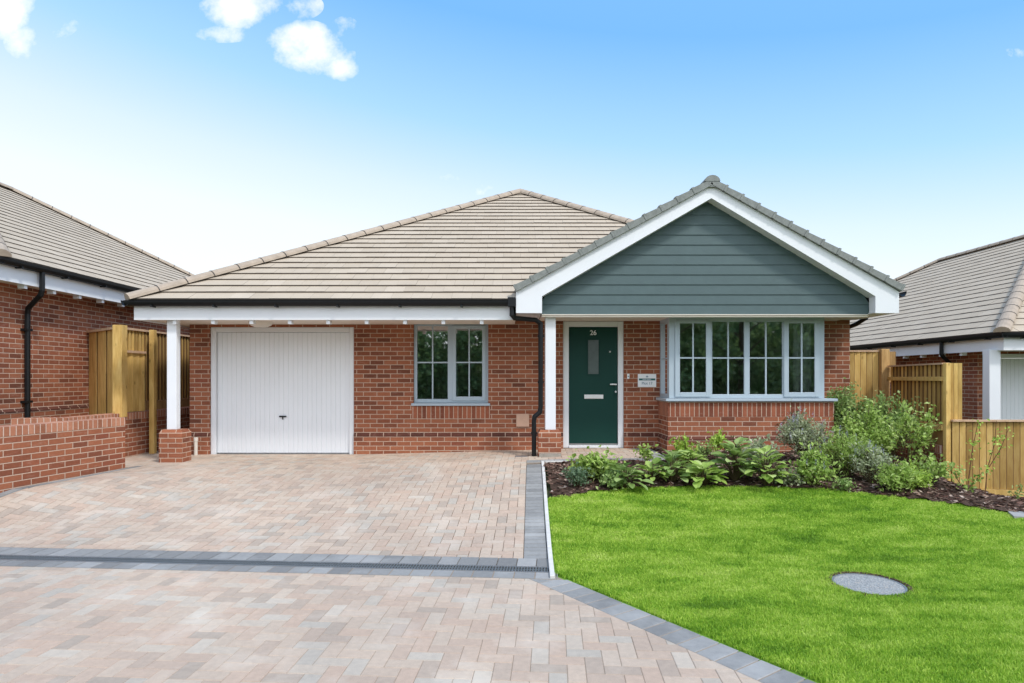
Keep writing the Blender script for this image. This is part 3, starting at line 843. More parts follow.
# dark rooms behind the windows
rm = MB()
def room(x0, x1, y0, y1, z0, z1):
    rm.poly([(x0, y1, z0), (x1, y1, z0), (x1, y1, z1), (x0, y1, z1)])
    rm.poly([(x0, y0, z0), (x0, y1, z0), (x0, y1, z1), (x0, y0, z1)]); rm.poly([(x1, y0, z0), (x1, y1, z0), (x1, y1, z1), (x1, y0, z1)])
    rm.poly([(x0, y0, z0), (x1, y0, z0), (x1, y1, z0), (x0, y1, z0)]); rm.poly([(x0, y0, z1), (x1, y0, z1), (x1, y1, z1), (x0, y1, z1)])
room(-2.5, .5, WALLY + .13, 13.2, .45, 2.55); room(2.3, 5.4, WALLY + .13, 13.6, .45, 2.56)
build_parts(rm, 'room_lining', PLASTER, hs)

# roof: peak, valleys, gable
RX, RY, RZ = .2, 15.12, 6.10
EX0, EX1 = -5.70, 5.70
zf = lambda y: ZE + (RZ - ZE) * (y - EY) / (RY - EY)
VY = EY + (GZT - .06 - ZE) * (RY - EY) / (RZ - ZE)          # where the gable ridge dies into the front slope
plans = [[(EX0, EY), (.06, EY), (GAX, VY), (RX, RY)], [(GAX, VY), (5.65, EY), (EX1, EY), (RX, RY)]]
roof = hip_roof(hs, EX0, EX1, EY, 24.0, ZE, RX, RY, 18.1, RZ, plans, seed=3, caps=('fl', 'fr', 'r'))
tb = MB(); dk = MB(); vb = MB()
zl = 2.915                        # tile level at gable eaves
wl = Vector((GAX - GX0, 0, GZT - zl)).normalized(); wr = Vector((GAX - 5.76, 0, GZT - zl)).normalized()
yv = lambda z: EY + max(0, z - ZE) * (RY - EY) / (RZ - ZE)
tile_field(tb, (GX0, 15, zl), (0, -1, 0), wl, [[(GX0, 9.19), (GX0, yv(zl)), (GAX, yv(GZT)), (GAX, 9.19)]], deck=dk, seed=21)
tile_field(tb, (5.76, 9.19, zl), (0, 1, 0), wr, [[(5.76, 9.19), (5.76, yv(zl)), (GAX, yv(GZT)), (GAX, 9.19)]], deck=dk, seed=22)
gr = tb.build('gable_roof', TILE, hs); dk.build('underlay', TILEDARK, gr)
rb = MB(); rc = MB(); ridge_caps(rb, rc, (GAX, 9.13, GZT + .02), (GAX, VY + .1, GZT + .02), r=.115, lift=.0); rb.build('ridge_tiles', VERGE, gr); build_parts(rc, 'ridge_clip', BLACK, gr)
# verge caps: one per course, stepped
for (xe, w_, nm) in ((GX0, wl, 'verge_caps'), (5.76, wr, 'verge_caps')):
    vb = MB(); n_ = Vector((0, 0, 1)) - w_ * w_.z; n_.normalize()
    O = Vector((xe, 0, zl)); L = (Vector((GAX, 0, GZT)) - O).length; j = 0
    while j * .272 < L - .1:
        c0 = j * .272 - .01; c1 = min(c0 + .297, L)
        f = lambda c, h, y: O + w_ * c + n_ * h + Vector((0, y, 0))
        h0, h1 = .046, .026
        vb.hexa([f(c0, -.052, 9.135), f(c1, -.052, 9.135), f(c1, -.052, 9.24), f(c0, -.052, 9.24), f(c0, h0, 9.135), f(c1, h1, 9.135), f(c1, h1, 9.24), f(c0, h0, 9.24)], random.random())
        vb.hexa([f(c0 - .012, -.05, 9.128), f(c0 + .022, -.05, 9.128), f(c0 + .022, -.05, 9.245), f(c0 - .012, -.05, 9.245), f(c0 - .012, h0 + .008, 9.128), f(c0 + .022, h0 + .006, 9.128), f(c0 + .022, h0 + .006, 9.245), f(c0 - .012, h0 + .008, 9.245)], random.random())
        j += 1
    vb.build(nm, VERGE, gr)
vb = MB(); vb.hexa([(GAX - .12, 9.14, 4.40), (GAX + .12, 9.14, 4.40), (GAX + .12, 9.24, 4.40), (GAX - .12, 9.24, 4.40), (GAX - .07, 9.14, 4.545), (GAX + .07, 9.14, 4.545), (GAX + .07, 9.24, 4.545), (GAX - .07, 9.24, 4.545)]); vb.build('ridge_end', VERGE, gr)
# bargeboard
def board(pts, y0, y1, b):
    p0 = [(x, y0, z) for x, z in pts]; p1 = [(x, y1, z) for x, z in pts]; n = len(pts)
    b.poly(p0); b.poly(p1[::-1])
    for i in range(n): b.poly([p0[(i + 1) % n], p0[i], p1[i], p1[(i + 1) % n]])
GB = 2.542
bb = MB()
board([(GX0, GB), (.445, GB), (.445, 2.792), (GAX, 4.245), (GAX, 4.437), (GX0, 2.862)], GY, GY + .024, bb)
brd = bb.build('bargeboard', WHITE, hs); bb = MB()
board([(5.385, GB), (GX1, GB), (GX1, 2.862), (GAX, 4.437), (GAX, 4.245), (5.385, 2.792)], GY, GY + .024, bb)
bb.build('bargeboard', WHITE, hs)
# soffit return behind the boards (box ends) and underside
sf = MB()
for x0, x1 in ((GX0 + .002, .443), (5.387, GX1 - .002)): sf.box(x0, x1, GY + .026, WALLY, GB + .006, GB + .02)
build_parts(sf, 'box_end', WHITE, brd)
sr = MB()
for (xa, za, xb_, zb) in ((.445, 2.792, GAX, 4.245), (5.385, 2.792, GAX, 4.245)):
    sr.hexa([(xa, GY + .026, za + .001), (xb_, GY + .026, zb + .001), (xb_, GY + .21, zb + .001), (xa, GY + .21, za + .001), (xa, GY + .026, za + .02), (xb_, GY + .026, zb + .02), (xb_, GY + .21, zb + .02), (xa, GY + .21, za + .02)])
    s = 1 if xa < 3 else -1
    sr.box(min(xa - .003 * s, xa - .02 * s), max(xa - .003 * s, xa - .02 * s), GY + .026, GY + .17, GB + .022, za)
build_parts(sr, 'board_return', WHITE, brd)
# cladding
cb = MB(); CY = GY + .20; z = GB; k = 0
while z < 4.3:
    z1 = z + .1505
    def xr(z_):
        t = clamp((z_ - 2.792) / (4.245 - 2.792)); e = .02
        return (lerp(.445, GAX, t) - .02, lerp(5.385, GAX, t) + .02)
    zt = min(z1, 4.26)
    a0, a1 = xr(z); c0, c1 = xr(zt)
    t = random.random()
    cb.poly([(a0, CY - .014, z), (a1, CY - .014, z), (c1, CY - .002, zt), (c0, CY - .002, zt)], t)
    cb.poly([(a0, CY - .014, z), (a1, CY - .014, z), (a1, CY, z), (a0, CY, z)][::-1], t)
    z = z1
cb.build('cladding', GREYCLAD, hs)
gs = MB(); gs.box(.45, 5.38, GY + .17, WALLY, GB - .012, GB + .0)
gs.box(.45, 5.38, CY - .012, CY + .05, GB - .04, GB - .014)
gs.build('gable_soffit', SOFFIT, hs)
# front canopy over the garage: fascia, soffit, rafter feet, gutter
fb = MB(); FY = 9.30
fb.box(-5.67, .03, FY, FY + .02, 2.452, 2.655); fas = fb.build('fascia', WHITE, hs)
fb = MB(); fb.box(-5.67, -5.65, FY + .022, 23.9, 2.452, 2.655); fb.build('fascia', WHITE, hs)
fb = MB(); fb.box(5.71, 5.73, GY + .2, 23.9, 2.56, 2.76); fb.build('fascia', WHITE, hs)
so = MB(); so.box(-5.645, .05, FY + .022, WALLY - .002, 2.475, 2.49); so.box(-5.645, -5.372, WALLY, 23.8, 2.475, 2.49); so.box(5.632, 5.708, WALLY, 23.8, 2.585, 2.6); build_parts(so, 'soffit', SOFFIT, hs)
rf = MB(); x = -5.08
while x < -.2:
    rf.box(x - .027, x + .027, FY + .03, FY + .13, 2.395, 2.473); x += .578
build_parts(rf, 'rafter_foot', WHITE, hs)
gb = MB()
gutter(gb, (-5.75, FY - .003, 2.732), (-.03, FY - .003, 2.732), (0, -1, 0))
gut = gb.build('gutter', BLACK, hs, merge=True)
gb = MB(); gutter(gb, (-5.672, FY - .12, 2.732), (-5.672, 23.9, 2.732), (-1, 0, 0)); gb.build('gutter', BLACK, hs, merge=True)
gb = MB(); gutter(gb, (5.735, 9.20, 2.868), (5.735, 23.9, 2.868), (1, 0, 0)); gb.build('gutter', BLACK, hs, merge=True)
dp = MB()
dp.tube([(-.0, FY - .07, 2.68), (-.0, FY - .07, 2.52), (.04, FY - .03, 2.475), (.36, 9.42, 2.462), (.437, 9.46, 2.41), (.437, 9.46, 1.14), (.425, 9.46, 1.06), (.345, 9.46, .99), (.335, 9.46, .93), (.335, 9.46, .37)], .036, 10)
for z in (2.2, 1.5, .72): 
    xx = .437 if z > 1 else .335
    dp.box(xx - .045, xx + .05, 9.455, 9.52, z, z + .035)
dp.box(-.06, .055, FY - .135, FY - .004, 2.64, 2.775)
dpo = dp.build('downpipe', BLACK, hs, merge=True)
dp = MB(); dp.tube([(5.79, 10.15, 2.78), (5.79, 10.15, 2.56), (5.75, 10.35, 2.48), (5.68, 10.75, 2.40), (5.675, 10.80, 2.3), (5.675, 10.80, 0.2)], .036, 10); dp.build('downpipe', BLACK, hs, merge=True)
# porch pillars
def pillar(x0, x1, y0, y1, z0, zp, px0, px1, py0, py1, ztop, label):
    b = MB(); b.box(x0, x1, y0, y1, z0, zp - .05, faces='xXyY')
    i = .028
    b.hexa([(x0, y0, zp - .05), (x1, y0, zp - .05), (x1, y1, zp - .05), (x0, y1, zp - .05), (x0 + i, y0 + i, zp), (x1 - i, y0 + i, zp), (x1 - i, y1 - i, zp), (x0 + i, y1 - i, zp)])
    po = MB(); po.box(px0, px1, py0, py1, zp - .002, ztop)
    o = po.build('pillar', WHITE, hs, bevel=.008); b.build('pier_base', BRICK, o); return o
pillar(-5.315, -4.965, 9.33, 9.60, .2, .80, -5.235, -5.09, 9.40, 9.52, 2.472, '')
p2 = pillar(.40, .745, 9.40, 9.72, .3, .79, .507, .668, 9.46, 9.62, GB - .014, '')
b = MB(); b.box(.41, .74, 9.31, 9.395, .36, .44); b.build('gully_surround', STONE, hs)
b = MB(); b.tube([(-5.21, 10.22, .2), (-5.21, 10.22, .54)], .027, 10); b.tube([(-5.21, 10.22, .54), (-5.21, 10.22, .60)], .034, 10); b.build('waste_pipe', PVC, hs, merge=True)
b = MB(); n = 18
b.lathe((-4.02, 9.92, 2.474), [(.02, -.085), (.10, -.078), (.16, -.05), (.185, -.012), (.19, 0)], 24); b.build('canopy_lamp', LAMPGLASS, hs, smooth=True, merge=True)

# garage door
gf = MB(); gy = WALLY + .02
x0, x1, z0, z1 = -5.03, -2.64, .30, 2.428
gf.box(x0, x0 + .085, gy, gy + .08, z0, z1); gf.box(x1 - .075, x1, gy, gy + .08, z0, z1); gf.box(x0 + .086, x1 - .076, gy, gy + .08, z1 - .08, z1)
gfo = gf.build('garage_door_frame', WHITE, hs, bevel=.006)
gd = MB(); x = x0 + .092; n = 28; wv = (x1 - .082 - x) / n
for i in range(n):
    a = x + i * wv; g = .010
    yy = gy + .045
    gd.poly([(a + g, yy, z0 + .03), (a + wv - g * .2, yy, z0 + .03), (a + wv - g * .2, yy, z1 - .085), (a + g, yy, z1 - .085)])
    gd.poly([(a - g * .2, yy, z0 + .03), (a + g * .4, yy + .008, z0 + .03), (a + g * .4, yy + .008, z1 - .085), (a - g * .2, yy, z1 - .085)])
    gd.poly([(a + g * .4, yy + .008, z0 + .03), (a + g, yy, z0 + .03), (a + g, yy, z1 - .085), (a + g * .4, yy + .008, z1 - .085)])
gdo = gd.build('garage_door', WHITE2, hs)
b = MB(); b.box(x0 + .09, x1 - .08, gy + .03, gy + .07, z0 + .0, z0 + .03); b.build('weather_strip', METAL, gdo)
b = MB(); hx = -3.84; b.box(hx - .058, hx + .058, gy + .02, gy + .043, .925, .948); b.box(hx - .008, hx + .008, gy + .025, gy + .043, .885, .925); b.build('handle', BLACK, gdo, bevel=.004)

# windows
def frame_rect(b, x0, x1, z0, z1, y0, y1, w, wb=None, wt=None):
    wb = wb or w; wt = wt or w
    b.box(x0, x0 + w, y0, y1, z0, z1); b.box(x1 - w, x1, y0, y1, z0, z1)
    b.box(x0 + w + .0005, x1 - w - .0005, y0, y1, z0, z0 + wb); b.box(x0 + w + .0005, x1 - w - .0005, y0, y1, z1 - wt, z1)
def bars(b, x0, x1, z0, z1, xm, zm, y0, y1, w=.022):
    b.box(xm - w / 2, xm + w / 2, y0, y1, z0, z1)
    b.box(x0, xm - w / 2 - .0004, y0 + .001, y1 - .001, zm - w / 2, zm + w / 2); b.box(xm + w / 2 + .0004, x1, y0 + .001, y1 - .001, zm - w / 2, zm + w / 2)
def pane(x0, x1, z0, z1, y, parent, tilt=0):
    b = MB(); b.poly([(x0 - .01, y, z0 - .01), (x1 + .01, y, z0 - .01), (x1 + .01, y + tilt, z1 + .01), (x0 - .01, y + tilt, z1 + .01)]); return b.build('pane', GLASS, parent)
yw = WALLY + .045
b = MB(); frame_rect(b, -1.64, -.397, 1.165, 2.503, yw, yw + .07, .052, .062); b.box(-1.075, -.915, yw, yw + .07, 1.228, 2.45)
wo = b.build('window', FRAME, hs, bevel=.004)
b = MB(); b.box(-1.675, -.365, WALLY - .035, yw + .01, 1.118, 1.160); b.build('sill', FRAME, wo, bevel=.005)
b = MB(); frame_rect(b, -.995, -.44, 1.20, 2.46, yw - .018, yw - .001, .058, .07); b.build('sash', FRAME, wo, bevel=.004)
b = MB(); bars(b, -1.587, -1.076, 1.228, 2.45, -1.33, 1.84, yw + .012, yw + .03); b.build('glazing_bar', FRAME, wo); b = MB(); bars(b, -.936, -.498, 1.272, 2.40, -.716, 1.84, yw - .012, yw + .006); b.build('glazing_bar', FRAME, wo)
pane(-1.587, -1.076, 1.228, 2.45, yw + .021, wo, .004); pane(-.936, -.498, 1.272, 2.40, yw - .003, wo, -.003)

# bay window
by = BY + .035
b = MB(); frame_rect(b, 2.464, 4.90, 1.262, 2.538, by, by + .07, .10, .062, .075)
for x in (3.10, 3.688, 4.29): b.box(x - .042 + .0, x + .042, by + .001, by + .069, 1.325, 2.462)
bo = b.build('bay_window', FRAME, hs, bevel=.004)
b = MB(); b.box(2.395, 5.07, BY - .05, WALLY - .002, 1.216, 1.258); b.build('sill', FRAME, bo, bevel=.006)
b = MB(); frame_rect(b, 2.555, 3.115, 1.285, 2.485, by - .02, by - .001, .075, .07, .05); b.build('sash', FRAME, bo, bevel=.004); b = MB(); frame_rect(b, 4.262, 4.815, 1.285, 2.485, by - .02, by - .001, .073, .07, .05); b.build('sash', FRAME, bo, bevel=.004)
b = MB()
for x0, x1, yy in ((2.632, 3.042, by - .014), (3.145, 3.646, by + .012), (3.73, 4.248, by + .012), (4.337, 4.742, by - .014)):
    za, zb = (1.355, 2.435) if yy < by else (1.325, 2.462)
    b = MB(); bars(b, x0, x1, za, zb, (x0 + x1) / 2, 1.895, yy, yy + .018); b.build('glazing_bar', FRAME, bo)
    pane(x0, x1, za, zb, yy + .009, bo, random.uniform(-.004, .004))
for x0, x1 in ((2.464, 2.534), (4.83, 4.90)):
    b = MB(); b.box(x0, x1, by + .072, by + .12, 1.262, 2.538); b.box(x0, x1, WALLY - .06, WALLY - .004, 1.262, 2.538)
    b.box(x0, x1, by + .121, WALLY - .061, 1.262, 1.325); b.box(x0, x1, by + .121, WALLY - .061, 2.465, 2.538)
    b.box(x0 + .02, x1 - .02, by + .121, WALLY - .061, 1.885, 1.907); b.build('side_light', FRAME, bo)
for x in (2.50, 4.865):
    g = MB(); g.poly([(x, by + .12, 1.32), (x, WALLY - .06, 1.32), (x, WALLY - .06, 2.47), (x, by + .12, 2.47)]); g.build('pane', GLASS, bo)
# curtain hanging at the right-hand end of the bay
b = MB(); n = 26
for i in range(n):
    xa, xb_ = lerp(4.50, 4.80, i / n), lerp(4.50, 4.80, (i + 1) / n)
    fy = lambda x: 9.92 + .028 * math.sin(x * 62) + .01 * math.sin(x * 25)
    b.poly([(xa, fy(xa), 1.05), (xb_, fy(xb_), 1.05), (xb_, fy(xb_), 2.5), (xa, fy(xa), 2.5)])
tag(b.build('curtain', CURTAIN, smooth=True, merge=True), 'pale pleated curtain hanging inside the right end of the bay window', 'curtain')

# front door
dy = WALLY + .03
b = MB(); b.box(.853, .95, dy, dy + .08, .412, 2.527); b.box(1.772, 1.864, dy, dy + .08, .412, 2.527); b.box(.9505, 1.7715, dy, dy + .08, 2.437, 2.527); b.box(.9505, 1.7715, dy - .02, dy + .08, .412, .455)
fr = b.build('door_frame', WHITE, hs, bevel=.006)
b = MB(); b.box(.954, 1.768, dy + .03, dy + .075, .485, 2.433); dr = b.build('front_door', GREEN, hs, bevel=.004)
b = MB(); b.box(.956, 1.766, dy + .012, dy + .05, .457, .484); b.build('threshold', METAL, dr)
b = MB(); b.box(1.273, 1.452, dy + .024, dy + .0295, 1.64, 2.218); b.build('glass_panel', FROST, dr)
b = MB(); frame_rect(b, 1.262, 1.463, 1.63, 2.229, dy + .018, dy + .0295, .012, .016); b.build('glass_bead', GREEN, dr, bevel=.002)
b = MB(); b.box(1.21, 1.528, dy + .012, dy + .029, 1.233, 1.302); b.box(1.222, 1.516, dy + .006, dy + .0115, 1.242, 1.294); b.build('letterbox', CHROME, dr, bevel=.003)
b = MB(); b.box(1.715, 1.757, dy + .014, dy + .029, 1.30, 1.52); b.build('handle_plate', GREEN, dr, bevel=.003)
b = MB(); b.box(1.635, 1.748, dy - .03, dy - .008, 1.463, 1.485); b.box(1.728, 1.748, dy - .008, dy + .014, 1.463, 1.485); b.build('handle', CHROME, dr, bevel=.005)
b = MB(); b.lathe((0, 0, 0), [(.0, .012), (.014, .01), (.016, 0)], 14)
def turn(b, c):  # lathe axis to -Y
    b.v = [Vector((c[0] + p.x, c[1] - p.z, c[2] + p.y)) for p in b.v]; return b
turn(b, (1.735, dy + .014, 1.35)).build('lock', CHROME, dr)
b = MB(); b.lathe((0, 0, 0), [(.0, .008), (.012, .007), (.014, 0)], 14); turn(b, (1.642, dy + .029, 2.02)).build('spyhole', CHROME, dr)
def text(name, body, size, loc, mat, parent, ext=.002, align='CENTER'):
    cu = bpy.data.curves.new(name, 'FONT'); cu.body = body; cu.size = size; cu.extrude = ext; cu.align_x = align; cu.align_y = 'CENTER'; cu.offset = .0015 * size / .1
    cu.materials.append(mat)
    o = bpy.data.objects.new(name, cu); C.objects.link(o)
    me = bpy.data.meshes.new_from_object(o.evaluated_get(bpy.context.evaluated_depsgraph_get())); bpy.data.objects.remove(o); bpy.data.curves.remove(cu)
    o = bpy.data.objects.new(name, me); C.objects.link(o)
    off = ROOTLOC[parent.name]
    o.parent = parent; o.location = Vector(loc) - off; o.rotation_euler = (R(90), 0, 0); ROOTLOC[o.name] = off
    return o
text('house_number', '26', .112, (1.361, dy + .027, 2.335), SIGNWHITE, dr, .004)
# bell push and plaque
b = MB(); b.box(1.915, 1.955, WALLY - .022, WALLY - .001, 1.565, 1.65); bl_ = b.build('doorbell', SIGNWHITE, hs, bevel=.008)
b = MB(); b.lathe((0, 0, 0), [(0, .004), (.010, .003), (.012, 0)], 12); turn(b, (1.935, WALLY - .022, 1.607)).build('button', SIGNGREY, bl_)
b = MB(); b.box(2.095, 2.40, WALLY - .014, WALLY - .001, 1.43, 1.645); pq = b.build('wall_plaque', SIGNWHITE, hs, bevel=.003)
b = MB(); b.box(2.112, 2.384, WALLY - .0165, WALLY - .0142, 1.54, 1.572); b.build('band', TEAL, pq)
b = MB()
for x0, x1 in ((2.172, 2.236), (2.243, 2.312)): b.box(x0, x1, WALLY - .0185, WALLY - .0168, 1.548, 1.564)
build_parts(b, 'band_lettering', FRAME, pq)
text('lettering', 'Plot 17', .062, (2.247, WALLY - .0155, 1.49), SIGNGREY, pq, .001)
b = MB(); b.box(2.228, 2.266, WALLY - .016, WALLY - .0142, 1.59, 1.603); b.poly([(2.222, WALLY - .0155, 1.605), (2.272, WALLY - .0155, 1.605), (2.247, WALLY - .0155, 1.622)]); b.build('emblem', SIGNGREY, pq)
b = MB(); b.box(.07, .285, WALLY - .03, WALLY - .001, .77, .985); pl = b.build('meter_cover', PLATE, hs, bevel=.005)
b = MB(); b.box(.05, .24, 9.42, 9.55, G(.15, 9.5) - .03, G(.15, 9.5) + .006); tag(b.build('gully_grate', METAL), 'small dull drain grate in the paving beside the black downpipe', 'drain')

# ------------------------------------------------------------------ neighbours
def neighbour(name, label, ex0, ex1, ey0, ey1, dz, ry0, ry1, rx, rz, seed, side):
    cx = (ex0 + ex1) / 2
    h = thing(name, label, 'house', (cx, (ey0 + ey1) / 2, .4 + dz))
    ze = 2.765 + dz
    hip_roof(h, ex0, ex1, ey0, ey1, ze, rx, ry0, ry1, rz, seed=seed, thick=.014)
    return h, ze
# left-hand house: we see its right flank
LX, LY0, LY1 = -7.05, 8.55, 20.0
lh, lz = neighbour('bungalow', 'red brick house at the left edge, flank wall and roof rising behind the low wall', -17.15, LX, LY0, LY1, .5, 13.6, 14.95, -12.1, 2.765 + .5 + 2.84, 40, 1)
b = MB(); wx = -7.48
b.poly([(wx, LY0 + .45, .2), (wx, LY1 - .4, .2), (wx, LY1 - .4, 3.1), (wx, LY0 + .45, 3.1)])
wall_x(b, -16.7, wx, .2, 3.1, LY0 + .45); b.poly([(-16.7, LY1 - .4, .2), (-16.7, LY0 + .45, .2), (-16.7, LY0 + .45, 3.1), (-16.7, LY1 - .4, 3.1)]); b.poly([(wx, LY1 - .4, .2), (-16.7, LY1 - .4, .2), (-16.7, LY1 - .4, 3.1), (wx, LY1 - .4, 3.1)])
lw_ = b.build('wall', BRICK, lh)
b = MB(); zb = 1.05; q = .025
b.poly([(wx + q, LY0 + .42, zb), (wx + q, LY1 - .4, zb), (wx + q, LY1 - .4, zb + .03), (wx + q, LY0 + .42, zb + .03)]); b.poly([(wx + q, LY0 + .42, zb + .03), (wx + q, LY1 - .4, zb + .03), (wx + .001, LY1 - .4, zb + .074), (wx + .001, LY0 + .42, zb + .074)], uv=[(0, zb + .03), (10.6, zb + .03), (10.6, zb + .074), (0, zb + .074)])
b.poly([(wx, LY0 + .42, zb), (wx + q, LY0 + .42, zb), (wx + q, LY1 - .4, zb), (wx, LY1 - .4, zb)])
b.build('plinth_band', DARKBRICK, lw_)
b = MB(); b.poly([(wx + .021, LY0 + .42, .2), (wx + .021, LY1 - .4, .2), (wx + .021, LY1 - .4, zb), (wx + .021, LY0 + .42, zb)]); b.build('plinth', BRICK, lw_)
b = MB(); b.box(LX - .13, LX - .11, LY0 + .1, LY1 - .1, lz - .31, lz - .09); b.box(-17.0, LX - .132, LY0 + .1, LY0 + .12, lz - .31, lz - .09); build_parts(b, 'fascia', WHITE, lh)
b = MB(); b.box(wx + .002, LX - .132, LY0 + .14, LY1 - .1, lz - .288, lz - .27); b.box(-17.0, wx, LY0 + .14, LY0 + .44, lz - .288, lz - .27); build_parts(b, 'soffit', SOFFIT, lh)
b = MB(); y = LY0 + .62
while y < LY1 - .3: b.box(LX - .24, LX - .14, y - .03, y + .03, lz - .365, lz - .29); y += .577
build_parts(b, 'rafter_foot', WHITE, lh)
b = MB(); gutter(b, (LX - .108, LY0 - .02, lz - .012), (LX - .108, LY1 + .05, lz - .012), (1, 0, 0)); b.build('gutter', BLACK, lh, merge=True)
b = MB(); gutter(b, (-17.1, LY0 + .098, lz - .012), (LX - .0, LY0 + .098, lz - .012), (0, -1, 0)); b.build('gutter', BLACK, lh, merge=True)
b = MB(); yy = 9.37
b.tube([(LX - .05, yy, lz - .08), (LX - .05, yy, lz - .36), (LX - .08, yy + .01, lz - .43), (wx + .09, yy + .1, lz - .62), (wx + .065, yy + .12, lz - .70), (wx + .065, yy + .12, .6)], .037, 10)
for z in (2.3, 1.2): b.box(wx + .0, wx + .1, yy + .06, yy + .18, z, z + .035)
b.build('downpipe', BLACK, lh, merge=True)

# right-hand house: mirrored, a little lower
RX0, RY0, RY1 = 8.47, 10.72, 24.4
rh, rz_ = neighbour('bungalow', 'lower neighbouring house at the right edge with tiled hip roof and white post', RX0, 18.47, RY0, RY1, -.39, 15.7, 19.5, 13.47, 2.765 - .39 + 2.88, 60, -1)
b = MB(); wx = 8.87; wy = 11.82; zt = rz_ - .15; rg = (8.97, 11.37, -.4, 2.045)
wall_x(b, wx, 18.1, -.5, zt, wy, [rg], .1); b.poly([(wx, RY1 - .4, -.5), (wx, wy, -.5), (wx, wy, zt), (wx, RY1 - .4, zt)]); b.poly([(18.1, wy, -.5), (18.1, RY1 - .4, -.5), (18.1, RY1 - .4, zt), (18.1, wy, zt)]); b.poly([(18.1, RY1 - .4, -.5), (wx, RY1 - .4, -.5), (wx, RY1 - .4, zt), (18.1, RY1 - .4, zt)])
b.build('wall', BRICK, rh)
b = MB(); b.box(RX0 + .11, RX0 + .13, RY0 + .1, RY1 - .1, rz_ - .31, rz_ - .09); b.box(RX0 + .132, 18.3, RY0 + .1, RY0 + .12, rz_ - .31, rz_ - .09); build_parts(b, 'fascia', WHITE, rh)
b = MB(); b.box(RX0 + .132, wx - .002, RY0 + .13, RY1 - .1, rz_ - .288, rz_ - .27); b.box(wx, 18.1, RY0 + .13, wy - .002, rz_ - .288, rz_ - .27); build_parts(b, 'soffit', SOFFIT, rh)
b = MB(); y = RY0 + .6
while y < RY1 - .3: b.box(RX0 + .14, RX0 + .24, y - .03, y + .03, rz_ - .365, rz_ - .29); y += .577
x = RX0 + .75
while x < 17: b.box(x - .03, x + .03, RY0 + .13, RY0 + .23, rz_ - .365, rz_ - .29); x += .577
build_parts(b, 'rafter_foot', WHITE, rh)
b = MB(); gutter(b, (RX0 + .108, RY0 - .02, rz_ - .012), (RX0 + .108, RY1, rz_ - .012), (-1, 0, 0)); b.build('gutter', BLACK, rh, merge=True)
b = MB(); gutter(b, (RX0, RY0 + .098, rz_ - .012), (18.4, RY0 + .098, rz_ - .012), (0, -1, 0)); b.build('gutter', BLACK, rh, merge=True)
b = MB(); yy = 12.3
b.tube([(RX0 + .05, yy, rz_ - .08), (RX0 + .05, yy, rz_ - .32), (RX0 + .1, yy + .02, rz_ - .38), (wx - .08, yy + .15, rz_ - .5), (wx - .05, yy + .16, rz_ - .6), (wx - .05, yy + .16, -.2)], .037, 10); b.build('downpipe', BLACK, rh, merge=True)
b = MB(); b.box(8.44, 8.64, RY0 + .24, RY0 + .40, .3, rz_ - .29); po = b.build('pillar', WHITE, rh, bevel=.008)
b = MB(); b.box(8.38, 8.70, RY0 + .16, RY0 + .48, -.4, .31); b.build('pier_base', BRICK, po)
b = MB(); x0, x1, z0, z1 = 8.975, 11.365, -.15, 2.04
b.box(x0, x0 + .085, wy + .01, wy + .09, z0, z1); b.box(x1 - .08, x1, wy + .01, wy + .09, z0, z1); b.box(x0 + .086, x1 - .081, wy + .01, wy + .09, z1 - .08, z1); b.build('garage_door_frame', WHITE, rh, bevel=.005)
b = MB(); x = x0 + .09; n = 28; wv = (x1 - .085 - x) / n
for i in range(n):
    a = x + i * wv; yy = wy + .05
    b.poly([(a + .01, yy, z0), (a + wv, yy, z0), (a + wv, yy, z1 - .085), (a + .01, yy, z1 - .085)]); b.poly([(a, yy, z0), (a + .005, yy + .008, z0), (a + .005, yy + .008, z1 - .085), (a, yy, z1 - .085)]); b.poly([(a + .005, yy + .008, z0), (a + .01, yy, z0), (a + .01, yy, z1 - .085), (a + .005, yy + .008, z1 - .085)])
b.build('garage_door', WHITE2, rh)

